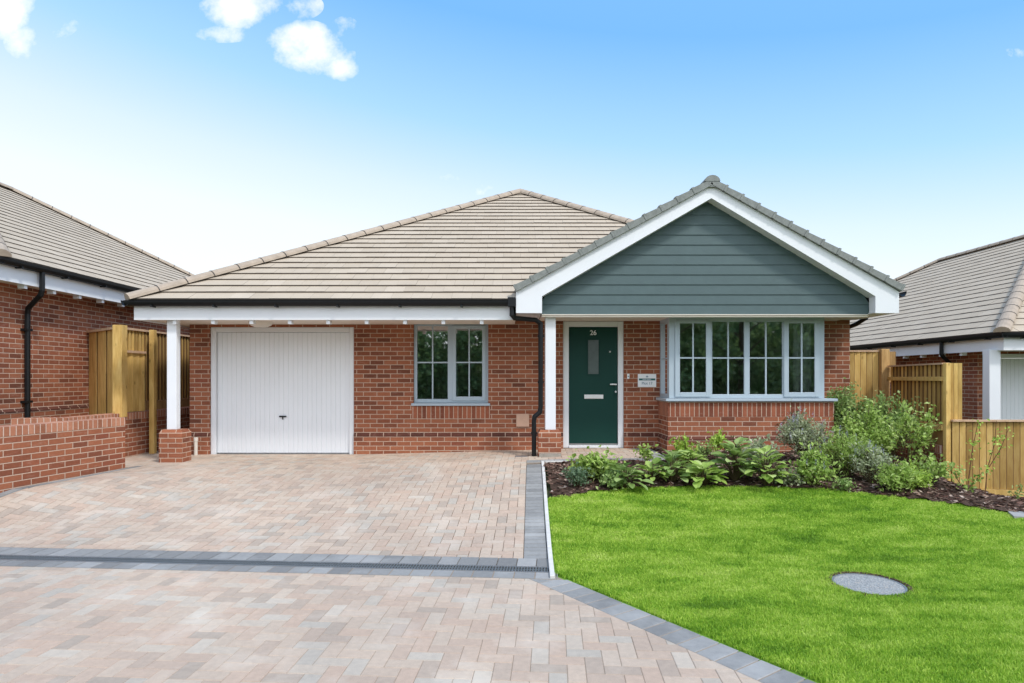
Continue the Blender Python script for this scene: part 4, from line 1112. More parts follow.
# ------------------------------------------------------------------ garden walls
def brick_run(root, pts, th, z0, z1, cop=.112, zfun=None, capends=True):
    """low wall following pts (face line), body on the left of the direction of travel; coping of bricks on edge"""
    body = MB(); cp = MB(); s0 = 0
    P = [Vector((p[0], p[1], 0)) for p in pts]
    offs = []
    for i, p in enumerate(P):
        d = (P[min(i + 1, len(P) - 1)] - P[max(i - 1, 0)]).normalized(); offs.append(Vector((-d.y, d.x, 0)) * th)
    for i in range(len(P) - 1):
        a, b_ = P[i], P[i + 1]; oa, ob = offs[i], offs[i + 1]; L = (b_ - a).length; s1 = s0 + L
        Z = lambda p, z: Vector((p.x, p.y, z))
        for q0, q1, f in ((a, b_, 1), (a + oa, b_ + ob, -1)):
            u = [(s0, z0), (s1, z0), (s1, z1 - cop), (s0, z1 - cop)]; v = [Z(q0, z0), Z(q1, z0), Z(q1, z1 - cop), Z(q0, z1 - cop)]
            body.poly(v[::f], uv=u[::f])
            e = (oa.normalized() * -.004 * f); q0, q1 = q0 + e, q1 + e
            u = [(s0, z1 - cop), (s1, z1 - cop), (s1, z1), (s0, z1)]; v = [Z(q0, z1 - cop), Z(q1, z1 - cop), Z(q1, z1), Z(q0, z1)]
            cp.poly(v[::f], uv=u[::f])
        ea, eb = oa.normalized() * .004, ob.normalized() * .004
        for zz in (z1, z1 - cop):
            cp.poly([Z(a - ea, zz), Z(b_ - eb, zz), Z(b_ + ob + eb, zz), Z(a + oa + ea, zz)], uv=[(s0, 0), (s1, 0), (s1, th), (s0, th)])
        s0 = s1
    for p, o, f in ((P[0], offs[0], -1), (P[-1], offs[-1], 1)):
        Z = lambda p, z: Vector((p.x, p.y, z)); e = o.normalized() * .004
        body.poly([Z(p, z0), Z(p + o, z0), Z(p + o, z1 - cop), Z(p, z1 - cop)][::f], uv=[(0, z0), (th, z0), (th, z1 - cop), (0, z1 - cop)][::f])
        cp.poly([Z(p - e, z1 - cop), Z(p + o + e, z1 - cop), Z(p + o + e, z1), Z(p - e, z1)][::f], uv=[(.0, z1 - cop), (.06, z1 - cop), (.06, z1), (.0, z1)][::f])
    body.build('brickwork', BRICK, root); cp.build('coping', COPING, root)
fw = thing('garden_wall', 'low red brick wall at the front left edge of the drive with upright coping bricks', 'wall', (-5.9, 7, .28))
brick_run(fw, [LW0, LW1], .22, -.3, 1.02)
bw = thing('garden_wall', 'dark shaded brick wall under the left wooden fence, behind the front brick wall', 'wall', (-6.4, 10, .3))
brick_run(bw, [(-6.95, 8.60), (-6.36, 8.86), (-6.30, 9.3), (-6.17, 12.6)], .22, .1, 1.012)
# boards ---------------------------------------------------------------
def boarding(b, A, B_, z0, z1, face, w=.095, seed=0, zfa=None, lip=.022):
    """feather-edge boards from A to B standing on face side (unit normal of the seen side)"""
    rnd = random.Random(seed); A = Vector((*A, 0)); B_ = Vector((*B_, 0)); d = B_ - A; L = d.length; d.normalize(); f = Vector((*face, 0)).normalized()
    n = max(1, round(L / w)); w = L / n
    for i in range(n):
        p = A + d * (i * w); q = A + d * ((i + 1) * w + .012); t = rnd.random()
        za = z0 if not zfa else zfa((i + .5) * w / L)
        k0, k1 = .004, .026
        zt = z1 + rnd.uniform(-.004, .004)
        e = q - d * lip
        b.hexa([Vector((v.x, v.y, z)) for z in (za, zt) for v in (p, e, e + f * k1, p + f * k0)], t)
        b.hexa([Vector((v.x, v.y, z)) for z in (za, zt) for v in (e, q, q + f * .004, e + f * (k1 - .004))], -1)  # narrow lip carrying the painted shadow line between boards
def plank(b, A, B_, z0, z1, face, t0, t1, tint=.5):
    A = Vector((*A, 0)); B_ = Vector((*B_, 0)); f = Vector((*face, 0)).normalized()
    b.hexa([Vector((v.x, v.y, z)) for z in (z0, z1) for v in (A + f * t0, B_ + f * t0, B_ + f * t1, A + f * t1)], tint)
def post(parent, x, y, z0, z1, w=.10, mat=None, yaw=0, tint=None):
    b = MB(); c, s = math.cos(yaw), math.sin(yaw)
    b.obox((x, y, z0), (c, s, 0), (-s, c, 0), (0, 0, 1), w, w, z1 - z0, random.random() if tint is None else tint)
    return b.build('post', mat or WOOD, parent, bevel=.006)
# left: fence on top of the shaded wall
F0 = (-6.33, 10.0); F1 = (-6.31, 10.62); F2 = (-6.24, 12.6)
fdir = Vector((F2[0] - F0[0], F2[1] - F0[1], 0)).normalized(); fn = (fdir.y, -fdir.x)
lf = thing('wooden_fence', 'pale timber close-board fence standing on the shaded brick wall left of the garage', 'fence', (*F1, 1.0))
b = MB(); boarding(b, F0, F1, 1.02, 2.0, fn, .14, 1); b.build('board_panel', WOOD, lf)
b = MB(); plank(b, F0, F1, 1.995, 2.035, fn, -.02, .05); plank(b, F0, F1, 2.37, 2.405, fn, -.02, .05); b.build('rail', CAPWOOD, lf)
b = MB(); n = 7
for i in range(n):
    a = Vector((*F0, 0)).lerp(Vector((*F1, 0)), (i + .3) / n); c = a + fdir * .05
    plank(b, (a.x, a.y), (c.x, c.y), 2.036, 2.368, fn, .0, .02, random.random())
b.build('trellis_slats', WOOD, lf)
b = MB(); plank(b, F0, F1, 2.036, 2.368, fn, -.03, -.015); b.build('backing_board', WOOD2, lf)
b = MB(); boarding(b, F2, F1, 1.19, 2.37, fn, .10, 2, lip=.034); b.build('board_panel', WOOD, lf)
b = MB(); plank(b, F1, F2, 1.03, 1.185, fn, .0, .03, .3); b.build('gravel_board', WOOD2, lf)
b = MB(); plank(b, F1, F2, 2.372, 2.402, fn, -.03, .05); b.build('capping', CAPWOOD, lf)
post(lf, F0[0] + .02, F0[1] - .02, .95, 2.43, .15, tint=.6); post(lf, F1[0] + .17, F1[1] - .02, .2, 2.40, .085, tint=.55); post(lf, F2[0], F2[1], .3, 2.4)
# left: closing panel between the house and the fence
cp_ = thing('fence_panel', 'tall timber board panel closing the gap between the left house wall and the fence', 'fence', (-7, 10.5, .9))
A_, B2 = (-7.47, 10.95), (-6.41, 10.07); dd = Vector((B2[0] - A_[0], B2[1] - A_[1], 0)).normalized(); nn = (dd.y, -dd.x)
nn = (-.73, -.68) if False else ((dd.y, -dd.x) if -dd.x * 1 < 0 and dd.y < 0 else (-dd.y, dd.x))
if nn[1] > 0: nn = (-nn[0], -nn[1])
b = MB(); boarding(b, A_, B2, .8, 2.37, nn, .46, 5, lip=.012); b.build('board_panel', WOOD, cp_)
b = MB(); plank(b, A_, B2, 2.372, 2.412, nn, -.02, .05); b.build('capping', CAPWOOD, cp_)
# right: tall panel beside the house, panel over the wall, low fence
rp = thing('fence_panel', 'tall timber fence panel directly beside the right corner of the house, with thick post', 'fence', (6.2, 11.4, .4))
b = MB(); boarding(b, (5.635, 11.42), (6.74, 11.42), .2, 2.06, (0, -1), .11, 6); b.build('board_panel', WOOD, rp)
b = MB(); plank(b, (5.635, 11.42), (6.74, 11.42), 2.062, 2.088, (0, -1), -.02, .04); b.build('capping', CAPWOOD, rp)
post(rp, 6.815, 11.38, .1, 2.11, .15, WOOD2, tint=.7)
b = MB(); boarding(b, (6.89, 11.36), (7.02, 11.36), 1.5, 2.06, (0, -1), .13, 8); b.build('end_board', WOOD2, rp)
M0, M1 = (6.90, 11.28), (6.425, 9.17); md = Vector((M1[0] - M0[0], M1[1] - M0[1], 0)).normalized(); mn = (md.y, -md.x)
if mn[0] > 0: mn = (-mn[0], -mn[1])
mp = thing('fence_panel', 'framed timber fence panel raised on the brick wall behind the planting bed', 'fence', (6.66, 10.2, .9))
b = MB(); boarding(b, M0, M1, .86, 1.78, mn, .15, 9, lip=.018); b.build('board_panel', WOOD, mp)
for z0, z1 in ((1.535, 1.60), (.80, .885)):
    b = MB(); plank(b, M0, M1, z0, z1, mn, .024, .065, .6); b.build('rail', WOOD, mp, bevel=.004)
b = MB(); plank(b, M0, M1, 1.782, 1.806, mn, -.04, .06); b.build('capping', CAPWOOD, mp)
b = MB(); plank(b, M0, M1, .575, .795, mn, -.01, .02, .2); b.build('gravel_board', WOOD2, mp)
post(mp, M1[0] - .015, M1[1] - .03, -.1, 1.80, .07, tint=.75)
b = MB(); boarding(b, (M1[0] + .03, M1[1] - .01), (M1[0] + .215, M1[1] - .01), .0, 1.80, (0, -1), .06, 11); b.build('end_board', WOOD, mp)
rw = thing('garden_wall', 'small dark red brick wall under the raised fence panel behind the shrubs', 'wall', (6.6, 10.2, .2))
brick_run(rw, [(M0[0] - .05, M0[1]), (M1[0] - .05, M1[1] + .06)], .2, -.3, .572)
lowf = thing('wooden_fence', 'low timber close-board fence at the right edge in front of the neighbouring house', 'fence', (7.4, 9.1, -.1))
zlow = lambda t: lerp(-.115, -.20, t)
b = MB(); boarding(b, (6.46, 9.10), (8.9, 9.06), -.1, .94, (0, -1), .098, 12, zfa=lambda t: zlow(t) + .09, lip=.03); b.build('board_panel', WOOD, lowf)
b = MB(); b.hexa([(6.46, 9.06, zlow(0) - .1), (8.9, 9.02, zlow(1) - .1), (8.9, 9.07, zlow(1) - .1), (6.46, 9.11, zlow(0) - .1), (6.46, 9.06, zlow(0) + .085), (8.9, 9.02, zlow(1) + .085), (8.9, 9.07, zlow(1) + .085), (6.46, 9.11, zlow(0) + .085)], .5); b.build('gravel_board', WOOD, lowf)
b = MB(); plank(b, (6.44, 9.10), (8.9, 9.06), .942, .968, (0, -1), -.03, .055); b.build('capping', CAPWOOD, lowf)
post(lowf, 8.86, 9.13, -.3, .94)
b = MB(); q = [at(1008, 514), at(1060, 512), at(1060, 522), at(1014, 519)]
b.poly([(x, y, G(x, y) + .03) for x, y in q]); b.poly([(x, y, G(x, y) - .03) for x, y in q])
for i in range(4):
    p, r_ = q[i], q[(i + 1) % 4]; b.poly([(p[0], p[1], G(*p) - .03), (r_[0], r_[1], G(*r_) - .03), (r_[0], r_[1], G(*r_) + .03), (p[0], p[1], G(*p) + .03)])
tag(b.build('paving_slab', GREYPAVER), 'grey slab in the bark at the right edge by the low fence', 'slab')

# ------------------------------------------------------------------ plants
UP = Vector((0, 0, 1))
def rdir(rnd, up=0.0):
    while True:
        v = Vector((rnd.uniform(-1, 1), rnd.uniform(-1, 1), rnd.uniform(-1, 1)))
        if .05 < v.length < 1: v.normalize(); v.z += up; return v.normalized()
def leaf(b, p, d, n, L, W, t, fold=.2, droop=.15):
    d = d.normalized(); s = d.cross(n)
    if s.length < 1e-4: s = d.cross(Vector((1, .3, .2)))
    s.normalize(); n = s.cross(d)
    m = p + d * L * .5 - n * L * .0; tip = p + d * L - n * L * droop
    l = m + s * W / 2 + n * W * fold; r = m - s * W / 2 + n * W * fold
    c = p + d * L * .55 - n * L * droop * .25
    b.poly([p, c, l], t); b.poly([c, tip, l], t); b.poly([p, r, c], t); b.poly([c, r, tip], t)
def bigleaf(b, p, d, n, L, W, t, droop=.35, rnd=random):
    """broad rounded leaf with a raised midrib and wavy rim"""
    d = d.normalized(); s = d.cross(n); s.normalize(); n = s.cross(d)
    prof = ((0, .12), (.18, .75), (.42, 1.0), (.68, .95), (.9, .62), (1, .15)); rows = []
    for u, w in prof:
        c = p + d * L * u - n * L * droop * u * u; ww = W / 2 * w; e = rnd.uniform(-.06, .06) * W
        rows.append((c + s * ww + n * (W * .12 * w + e), c - n * W * .02, c - s * ww + n * (W * .12 * w - e)))
    for A, B_ in zip(rows, rows[1:]):
        b.poly([A[0], A[1], B_[1], B_[0]], t); b.poly([A[1], A[2], B_[2], B_[1]], t)
def ground_at(px, py):
    x, y = at(px, py); return Vector((x, y, bedz(x, y)))
def broadleaf(px, py, label, R_, H_, n, mat, L=.13, W=.095, seed=0, group=None, name='broadleaf_plant'):
    n = int(n * 1.35); R_ *= 1.12; H_ *= 1.15
    o = ground_at(px, py); rnd = random.Random(seed)
    t = thing(name, label, 'plant', o, group); lb = MB(); sb = MB()
    for i in range(n):
        a = i * 2.399 + rnd.uniform(-.4, .4); k = (i + .5) / n; r = R_ * (k ** .6) * rnd.uniform(.35, .8); h = H_ * (1 - .75 * k) * rnd.uniform(.55, 1.05) + .03
        p = o + Vector((math.cos(a) * r, math.sin(a) * r, h)); d = Vector((math.cos(a), math.sin(a), lerp(1.0, -.05, k) + rnd.uniform(-.2, .2)))
        sc = rnd.uniform(.7, 1.15)
        bigleaf(lb, p, d, UP + Vector((rnd.uniform(-.3, .3), rnd.uniform(-.3, .3), 0)), L * sc, W * sc, clamp(rnd.gauss(.5, .25)), rnd.uniform(.1, .5), rnd)
        sb.tube([o + Vector((math.cos(a) * .02, math.sin(a) * .02, 0)), o + Vector((math.cos(a) * r * .6, math.sin(a) * r * .6, h * .7)), p], .004, 4, caps=False)
    lb.build('leaves', mat, t, smooth=False); sb.build('leaf_stalks', STEM, t); return t
def bush(px, py, label, rx, ry, h, n, mat, L=.035, W=.02, stems=14, seed=0, group=None, name='shrub', loose=.0, flowers=0, fmat=None, lean=(0, 0), base=.1, up=.5, zoff=0, stemmat=None, spread=.55):
    o = ground_at(px, py) + Vector((0, 0, zoff)); rnd = random.Random(seed); n = int(n * 1.5); L *= 1.18; W *= 1.3; stems = int(stems * 1.15); rx *= 1.08; h *= 1.08
    t = thing(name, label, 'shrub', o, group); lb = MB(); sb = MB(); fb_ = MB()
    tips = []
    for i in range(stems):
        a = rnd.uniform(0, 6.28); k = math.sqrt(rnd.random()); zz = h * rnd.uniform(.5, 1.0) * (1 - .45 * k * k)
        if rnd.random() < .28: zz *= 1.22; k *= 1.15
        e = o + Vector((math.cos(a) * rx * k + lean[0] * zz, math.sin(a) * ry * k + lean[1] * zz, zz))
        m = o.lerp(e, .5) + Vector((math.cos(a) * rx * .12 * k, math.sin(a) * ry * .12 * k, h * .08)) + Vector((rnd.uniform(-.03, .03), rnd.uniform(-.03, .03), 0))
        pts = [o + Vector((rnd.uniform(-.04, .04), rnd.uniform(-.04, .04), -.02)), m, e]; sb.tube(pts, .006, 4, caps=False, r1=.002); tips.append(pts)
        for q in range(2):
            b0 = m.lerp(e, rnd.uniform(.0, .6)); e2 = b0 + Vector((rnd.uniform(-1, 1) * rx * .35, rnd.uniform(-1, 1) * ry * .35, h * rnd.uniform(.05, .3))); sb.tube([b0, b0.lerp(e2, .5) + Vector((0, 0, .01)), e2], .003, 3, caps=False, r1=.0015); tips.append([b0, b0.lerp(e2, .5), e2])
    for i in range(n):
        s = tips[rnd.randrange(len(tips))]; u = base + (1 - base) * rnd.random() ** .7
        p = s[0].lerp(s[1], u * 2) if u < .5 else s[1].lerp(s[2], u * 2 - 1)
        off = rdir(rnd) * abs(rnd.gauss(0, spread)) * L * 2.2
        p = p + off
        if p.z < o.z + .01: p.z = o.z + .01 + rnd.random() * .03
        d = rdir(rnd, up) ; sc = rnd.uniform(.6, 1.25)
        leaf(lb, p, d, rdir(rnd, 1.2), L * sc, W * sc, clamp(rnd.gauss(.5, .26)), .15, rnd.uniform(0, .4))
    for i in range(flowers):
        s = tips[rnd.randrange(len(tips))]; e = s[2] + Vector((rnd.uniform(-.03, .03), rnd.uniform(-.03, .03), rnd.uniform(0, .05)))
        for k in range(9):
            leaf(fb_, e + Vector((rnd.uniform(-.008, .008), rnd.uniform(-.008, .008), k * .009)), rdir(rnd, .2), rdir(rnd), .016, .012, rnd.random())
    lb.build('leaves', mat, t); sb.build('stems', stemmat or STEM, t)
    if flowers: fb_.build('flowers', fmat, t)
    return t
def climber(px, py, label, path, n, mat, L=.04, W=.028, seed=0, spread=.05, y_off=0, name='climbing_plant', group=None):
    """thin stems up a fence; path = list of stems, each a list of (dx, dy, dz) from the base"""
    o = ground_at(px, py); o.y += y_off; rnd = random.Random(seed); t = thing(name, label, 'climber', o, group); sb = MB(); lb = MB()
    for st_ in path:
        pts = [o + Vector(p) for p in st_]; sb.tube(pts, .006, 5, caps=False, r1=.003)
        for i in range(max(3, n // len(path))):
            u = rnd.random() ** .8 * (len(pts) - 1.001); k = int(u); p = pts[k].lerp(pts[k + 1], u - k) + Vector((rnd.gauss(0, spread), rnd.gauss(0, spread * .5) - .01, rnd.gauss(0, spread)))
            leaf(lb, p, rdir(rnd, .1), Vector((0, -1, .6)) + rdir(rnd) * .7, L * rnd.uniform(.6, 1.3), W * rnd.uniform(.7, 1.2), clamp(rnd.gauss(.5, .26)))
    lb.build('leaves', mat, t); sb.build('stems', STEMRED, t); return t

gH = 'broad-leaved plants along the front of the bed'
bush(575, 488, 'low blue-green spreading plant at the left corner of the bed', .20, .14, .2, 420, LF_BLUE, .04, .022, 14, 1, name='ground_cover_plant')
bush(595, 480, 'fresh green leafy clump near the left end of the bed by the path', .25, .17, .28, 520, LF_BRIGHT, .06, .042, 16, 2, name='leafy_clump')
bush(614, 489, 'small fine-leaved green plant left of the row of broad-leaved plants', .16, .12, .18, 330, LF_MID, .04, .026, 12, 3, name='ground_cover_plant')
broadleaf(626, 488, 'broad-leaved plant with pale silvery leaves nearest the left of the row', .24, .22, 34, LF_MID, .14, .10, 4, gH)
broadleaf(652, 484, 'low pale green broad-leaved plant second from the left in the row', .22, .18, 28, LF_BRIGHT, .12, .085, 5, gH)
broadleaf(672, 483, 'dark-centred broad-leaved plant in the middle of the row, below the plaque', .24, .27, 40, LF_MID, .14, .10, 6, gH)
broadleaf(703, 486, 'low spreading broad-leaved plant with yellowish leaves touching the lawn', .26, .18, 38, LF_BRIGHT, .15, .11, 7, gH)
broadleaf(690, 474, 'bright green broad-leaved plant behind the low spreading one', .22, .25, 34, LF_BRIGHT, .13, .09, 8, gH)
broadleaf(735, 482, 'tallest broad-leaved plant of the row, under the left half of the bay window', .24, .42, 46, LF_MID, .17, .12, 9, gH)
broadleaf(766, 487, 'glossy bright broad-leaved plant at the right end of the row', .30, .34, 50, LF_BRIGHT, .14, .095, 10, gH)
bush(645, 467, 'thin upright sprig growing at the path edge in front of the brick wall', .06, .05, .32, 150, LF_BRIGHT, .045, .028, 5, 11, name='young_shrub', base=.3)
bush(683, 466, 'bright lime shoot at the left corner of the bay', .09, .08, .40, 230, LF_LIME, .05, .03, 6, 12, name='young_shrub', base=.25)
bush(703, 464, 'small greyish twiggy bush under the left end of the bay', .14, .1, .26, 330, LF_MID, .035, .018, 12, 13, name='small_bush')
bush(716, 462, 'tall narrow yellow-green shoot standing against the bay brickwork', .055, .05, .45, 170, LF_LIME, .05, .03, 4, 14, name='young_shrub', base=.45, lean=(.12, 0))
bush(733, 458, 'tiny dark-leaved shrub at the foot of the bay', .09, .07, .24, 200, LF_DARK, .035, .02, 7, 15, name='small_bush', base=.3)
bush(760, 470, 'pale grey-leaved clump behind the glossy plant', .17, .14, .34, 420, LF_GREY, .055, .035, 12, 16, name='grey_leaved_plant')
bush(790, 486, 'silvery ground-cover plant at the lawn edge', .22, .13, .16, 400, LF_GREY, .045, .026, 14, 17, name='silvery_plant')
bush(815, 487, 'mid green bush with pale tips at the lawn edge right of the silvery plant', .26, .17, .36, 750, LF_BRIGHT, .05, .026, 20, 18, name='small_bush', flowers=8, fmat=FLOWER)
bush(808, 463, 'grey-green bush with lilac flower spikes in front of the bay corner', .42, .30, .66, 2400, LF_GREY, .045, .016, 44, 19, name='flowering_bush', flowers=55, fmat=FLOWER, up=.9)
bush(792, 452, 'dark grey-green climber reaching up the bay brickwork to the window sill', .17, .12, .72, 420, LF_BLUE, .045, .03, 9, 20, name='wall_shrub', base=.35)
bush(845, 478, 'rounded lavender-like bush with narrow bright leaves in the middle of the bed', .33, .26, .52, 1900, LF_BRIGHT, .05, .011, 46, 21, name='lavender_bush', flowers=26, fmat=FLOWER, up=1.1)
bush(848, 452, 'largest loose leafy shrub rising beside the right corner of the house', .52, .38, 1.02, 3000, LF_MID, .05, .027, 44, 22, name='shrub', base=.15, up=.3)
bush(833, 447, 'dark-leaved shrub hidden between the house corner and the big loose shrub', .28, .22, 1.0, 1100, LF_DARK, .045, .028, 20, 23, name='shrub', base=.3)
bush(888, 462, 'upright green shrub in front of the small brick wall', .36, .28, .98, 2100, LF_MID, .045, .026, 34, 24, name='shrub', base=.12, lean=(.06, 0))
bush(872, 484, 'trailing grey-green bush with pale purple tips between two taller shrubs', .26, .2, .42, 900, LF_GREY, .04, .015, 26, 25, name='flowering_bush', flowers=18, fmat=FLOWER, up=.9)
bush(896, 493, 'low bright green feathery bush at the front of the bed, nearest the lawn', .22, .17, .30, 1000, LF_BRIGHT, .045, .016, 28, 26, name='feathery_bush', up=.9)
bush(915, 491, 'small lime feathery tuft right of the low feathery bush', .14, .12, .22, 500, LF_LIME, .045, .016, 16, 27, name='feathery_bush', up=.8)
bush(866, 470, 'pale leafy shrub between the lavender-like bush and the upright shrub', .40, .30, .74, 1900, LF_BRIGHT, .045, .025, 34, 29, name='shrub', up=.4)
bush(842, 491, 'small dull green seedling on the bark in front of the lavender-like bush', .12, .09, .12, 160, LF_MID, .035, .02, 8, 28, name='small_bush')
bush(905, 470, 'wispy tall shrub with sparse leaves rising in front of the raised fence panel', .30, .24, .86, 420, LF_BRIGHT, .05, .03, 13, 37, name='wispy_shrub', base=.3, up=.4, lean=(.12, 0))
bush(868, 447, 'wispy light green shrub reaching highest against the tall fence panel', .40, .26, 1.08, 620, LF_BRIGHT, .05, .03, 16, 38, name='wispy_shrub', base=.3, up=.4, lean=(.1, 0))
bush(930, 484, 'sparse low shrub on the bark at the foot of the raised fence panel', .24, .18, .34, 240, LF_BRIGHT, .05, .034, 10, 39, name='small_bush', base=.2)
climber(930, 478, 'leafy climber sprawling at the foot of the fence post', [[(0, 0, 0), (-.1, .1, .25), (-.25, .15, .45)], [(0, 0, 0), (.12, -.02, .2), (.2, .05, .42)], [(0, 0, 0), (-.02, .05, .3), (.03, .1, .62)], [(0, 0, 0), (.25, -.1, .12), (.4, -.1, .1)]], 210, LF_BRIGHT, .065, .045, 31, .05)
climber(945, 478, 'thin climber trained up the raised fence post', [[(.02, -.02, 0), (.06, -.05, .4), (.04, -.05, .9)], [(.02, -.02, 0), (.12, -.06, .35), (.1, -.06, .75)]], 90, LF_MID, .045, .03, 32, .035)
climber(965, 492, 'small leafy runner spreading at the left end of the low fence', [[(0, 0, 0), (.12, 0, .1), (.22, .02, .22)], [(0, 0, 0), (-.1, 0, .15), (-.12, .02, .3)]], 80, LF_BRIGHT, .055, .04, 33, .045)
climber(985, 496, 'slim bare-stemmed climber slanting up the low fence', [[(0, 0, 0), (.04, .02, .3), (.14, .03, .62), (.16, .03, .9)], [(.04, .02, .3), (.2, .02, .55), (.3, .02, .8)]], 60, LF_LIME, .045, .03, 34, .04)
climber(968, 494, 'wispy climber on the low fence left of the slanting one', [[(0, 0, .1), (.05, 0, .5), (.12, .0, .85)]], 34, LF_LIME, .045, .03, 35, .04)
climber(1017, 500, 'small sprig with dark leaves at the right end of the bark', [[(0, 0, 0), (.05, 0, .12), (.02, 0, .2)], [(0, 0, 0), (-.08, 0, .1)]], 40, LF_MID, .05, .03, 36, .04)

# trees across the road behind the photographer (they show in the window panes)
def tree(x, y, h, r, seed, label, mat=LF_TREE):
    rnd = random.Random(seed); t = thing('broadleaf_tree', label, 'tree', (x, y, 0), 'trees mirrored in the windows'); tb = MB(); lb = MB()
    tb.tube([(x, y, -.2), (x + .1, y, h * .3), (x, y + .1, h * .6), (x + .1, y, h * .9)], .22, 8, r1=.04)
    for i in range(9):
        z = h * rnd.uniform(.2, .75); a = rnd.uniform(0, 6.28); e = Vector((x + math.cos(a) * r * .8, y + math.sin(a) * r * .8, z + r * .5)); tb.tube([(x, y, z), Vector((x, y, z)).lerp(e, .5) + Vector((0, 0, .15)), e], .07, 5, caps=False, r1=.02)
    clumps = [(Vector((x, y, h * .58)) + Vector((rdir(rnd).x * r * .85, rdir(rnd).y * r * .85, rnd.uniform(-.56, .40) * h)), rnd.uniform(.4, .9)) for i in range(60)]
    for i in range(5200):
        c, rr = clumps[rnd.randrange(len(clumps))]; p = c + rdir(rnd) * rr * rnd.random() ** .4
        if p.z < .15: p.z = .15 + rnd.random() * .4
        leaf(lb, p, rdir(rnd), rdir(rnd, .8), rnd.uniform(.18, .34), rnd.uniform(.14, .24), clamp(rnd.gauss(.5, .28)))
    lb.build('crown', mat, t); tb.build('trunk', BARK, t)
for i, (x, h, r, lb_) in enumerate(((-13.5, 4.4, 2.2, 'leftmost tree of the row mirrored in the windows'), (-9.6, 4.6, 2.2, 'second tree of the mirrored row'), (-6.2, 4.2, 1.7, 'shorter tree with sky above it mirrored in the left window'), (-3.1, 4.9, 1.9, 'tree mirrored in the middle of the left window'), (.6, 4.6, 2.0, 'tree of the mirrored row straight behind the camera'), (4.6, 5.8, 2.3, 'tall tree of the mirrored row right of the camera'), (8.6, 6.8, 2.5, 'tall tree mirrored in the left light of the bay window'), (12.4, 7.0, 2.6, 'tall tree mirrored in the middle lights of the bay window'), (16.4, 6.8, 2.6, 'tall tree mirrored in the right light of the bay window'), (20.5, 6.5, 2.5, 'rightmost tree of the row mirrored in the windows'))):
    tree(x, -15 + (i % 3) * .8, h, r, 100 + i, lb_)

hg = thing('hedge', 'long dense green hedge across the road, mirrored in the window panes', 'hedge', (3, -18, 0)); hb = MB(); hl = MB(); rnd = random.Random(5)
def hh_(x): return lerp(3.7, 5.6, clamp((x - 1) / 4)) + .35 * math.sin(x * 1.3) + .2 * math.sin(x * 3.1)
for i in range(80):
    xa, xb_ = -17 + i * .55, -17 + (i + 1) * .55
    za, zb2 = hh_(xa) - .25, hh_(xb_) - .25
    hb.poly([(xa, -18, -.1), (xb_, -18, -.1), (xb_, -18.2, zb2), (xa, -18.2, za)]); hb.poly([(xa, -18.2, za), (xb_, -18.2, zb2), (xb_, -19.2, zb2 - .1), (xa, -19.2, za - .1)]); hb.poly([(xb_, -19.2, -.1), (xa, -19.2, -.1), (xa, -19.2, za - .1), (xb_, -19.2, zb2 - .1)])
for i in range(15000):
    x = rnd.uniform(-17, 27); z = rnd.random() ** .8 * hh_(x); p = Vector((x, -18 + rnd.uniform(-.25, .35) - .2 * z / 5, z))
    leaf(hl, p, rdir(rnd), Vector((0, 1, .5)) + rdir(rnd) * .8, rnd.uniform(.14, .28), rnd.uniform(.1, .2), clamp(rnd.gauss(.5, .3)))
hb.build('inner_growth', LF_TREE, hg); hl.build('leaves', LF_TREE, hg)

# ------------------------------------------------------------------ sky, sun, camera
SUN_EL, SUN_AZ = R(52), R(135)      # azimuth clockwise from +Y (away from the camera)
sdir = Vector((math.sin(SUN_AZ) * math.cos(SUN_EL), math.cos(SUN_AZ) * math.cos(SUN_EL), math.sin(SUN_EL)))
w = bpy.data.worlds.new('World'); scene.world = w; w.use_nodes = True
t = w.node_tree; t.nodes.clear()
class WN(NT):
    def __init__(s, t): s.t = t
n = WN(t)
out = n.n('ShaderNodeOutputWorld')
sky = n.n('ShaderNodeTexSky', sky_type='NISHITA', sun_disc=False, sun_elevation=SUN_EL, sun_rotation=SUN_AZ, air_density=1.0, dust_density=1.5, ozone_density=1.0)
bg1 = n.n('ShaderNodeBackground', i_Strength=.05); n.l(sky.outputs[0], bg1.inputs[0])
tc = n.n('ShaderNodeTexCoord').outputs['Generated']
sp = n.n('ShaderNodeSeparateXYZ'); n.l(tc, sp.inputs[0])
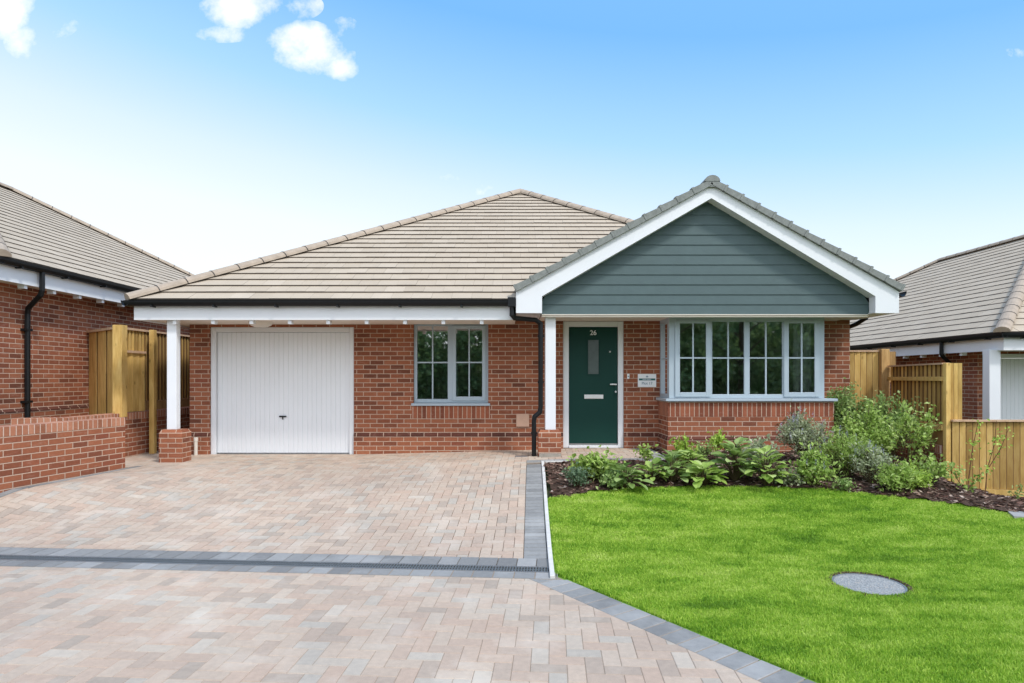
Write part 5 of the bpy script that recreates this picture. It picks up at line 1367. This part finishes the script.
# bluer to the right, hazier to the left
zz = n.math('ADD', sp.outputs[2], n.math('MULTIPLY', sp.outputs[0], .13))
haze = n.ramp(zz, [(0.0, (.92, .93, .92)), (.19, (.88, .92, .95)), (.27, (.71, .84, .97)), (.37, (.39, .68, 1.0)), (.50, (.17, .475, .97)), (.75, (.25, .55, 1.05)), (1, (.4, .65, 1.1))])
ysafe = n.math('MAXIMUM', sp.outputs[1], .05)
cx_ = n.math('DIVIDE', sp.outputs[0], ysafe); cz_ = n.math('DIVIDE', sp.outputs[2], ysafe)
cv = n.n('ShaderNodeCombineXYZ'); n.l(cx_, cv.inputs[0]); n.l(cz_, cv.inputs[1])
nzc = n.noise(cv.outputs[0], 14, 8, .62)
mask = None
for (px, py, rx_, ry_, rt, amp) in ((243, 4, 46, 27, 0, 1.0), (309, 48, 48, 28, .25, 1.0), (338, 67, 24, 14, .2, .8), (4, 8, 34, 32, 0, 1.0), (25, 40, 22, 20, 0, .55), (300, 6, 24, 14, 0, .36), (225, 34, 30, 9, 0, .35), (58, 30, 22, 10, -.3, .3), (345, 32, 16, 16, 0, .35), (451, 177, 18, 7, 0, .35), (1018, 50, 16, 9, 0, .14), (480, 187, 14, 8, 0, .3)):
    dx = n.math('SUBTRACT', cx_, (px - 512) / F); dz_ = n.math('SUBTRACT', cz_, (378 - py) / F)
    c, s = math.cos(rt), math.sin(rt)
    a = n.math('DIVIDE', n.math('SUBTRACT', n.math('MULTIPLY', dx, c), n.math('MULTIPLY', dz_, s)), rx_ / F)
    bq = n.math('DIVIDE', n.math('ADD', n.math('MULTIPLY', dx, s), n.math('MULTIPLY', dz_, c)), ry_ / F)
    r2 = n.math('ADD', n.math('MULTIPLY', a, a), n.math('MULTIPLY', bq, bq))
    f = n.math('MULTIPLY', n.math('SUBTRACT', 1.0, r2, cl=True), amp)
    mask = f if mask is None else n.math('MAXIMUM', mask, f)
front = n.math('GREATER_THAN', sp.outputs[1], .06)
cl = n.math('MULTIPLY', n.ramp(n.math('ADD', n.math('MULTIPLY', mask, 1.1), n.math('MULTIPLY', n.math('SUBTRACT', nzc, .5), 3.0)), [(.12, (0, 0, 0)), (.5, (.5, .5, .5)), (1.0, (1, 1, 1))]), n.math('MULTIPLY', front, n.math('GREATER_THAN', mask, .001)))
col = n.mix(cl, haze, (1.1, 1.1, 1.08))
# bright overcast added to the unseen sky behind the camera to light the fronts
back = n.ramp(n.math('MULTIPLY_ADD', sp.outputs[1], -.5, .5), [(.42, (0, 0, 0)), (.85, (1, 1, 1))])
col = n.mix(back, col, n.ramp(sp.outputs[2], [(0, (1.2, 1.27, 1.36)), (.6, (1.6, 1.71, 1.88)), (1, (1.15, 1.35, 1.7))]))
bg2 = n.n('ShaderNodeBackground', i_Strength=.95); n.l(col, bg2.inputs[0])
add = n.n('ShaderNodeAddShader'); n.l(bg1.outputs[0], add.inputs[0]); n.l(bg2.outputs[0], add.inputs[1]); n.l(add.outputs[0], out.inputs[0])

sl = bpy.data.lights.new('sun', 'SUN'); sl.energy = 2.6; sl.angle = R(7); sl.color = (1, .975, .94)
so_ = bpy.data.objects.new('sun', sl); C.objects.link(so_); so_.rotation_euler = sdir.to_track_quat('Z', 'Y').to_euler(); so_.location = (6, -8, 14)

cam = bpy.data.cameras.new('camera'); cam.sensor_width = 36; cam.lens = F / 1024 * 36; cam.shift_y = 36.5 / 1024; cam.clip_end = 3000; cam.clip_start = .05
co = bpy.data.objects.new('camera', cam); C.objects.link(co); co.location = (0, 0, EYE); co.rotation_euler = (R(90), 0, 0); scene.camera = co
scene.view_settings.view_transform = 'Standard'; scene.view_settings.look = 'None'; scene.view_settings.exposure = 0; scene.view_settings.gamma = 1
scene.render.resolution_x = 1024; scene.render.resolution_y = 683
scene.render.engine = 'CYCLES'
scene.cycles.max_bounces = 8; scene.cycles.transparent_max_bounces = 12
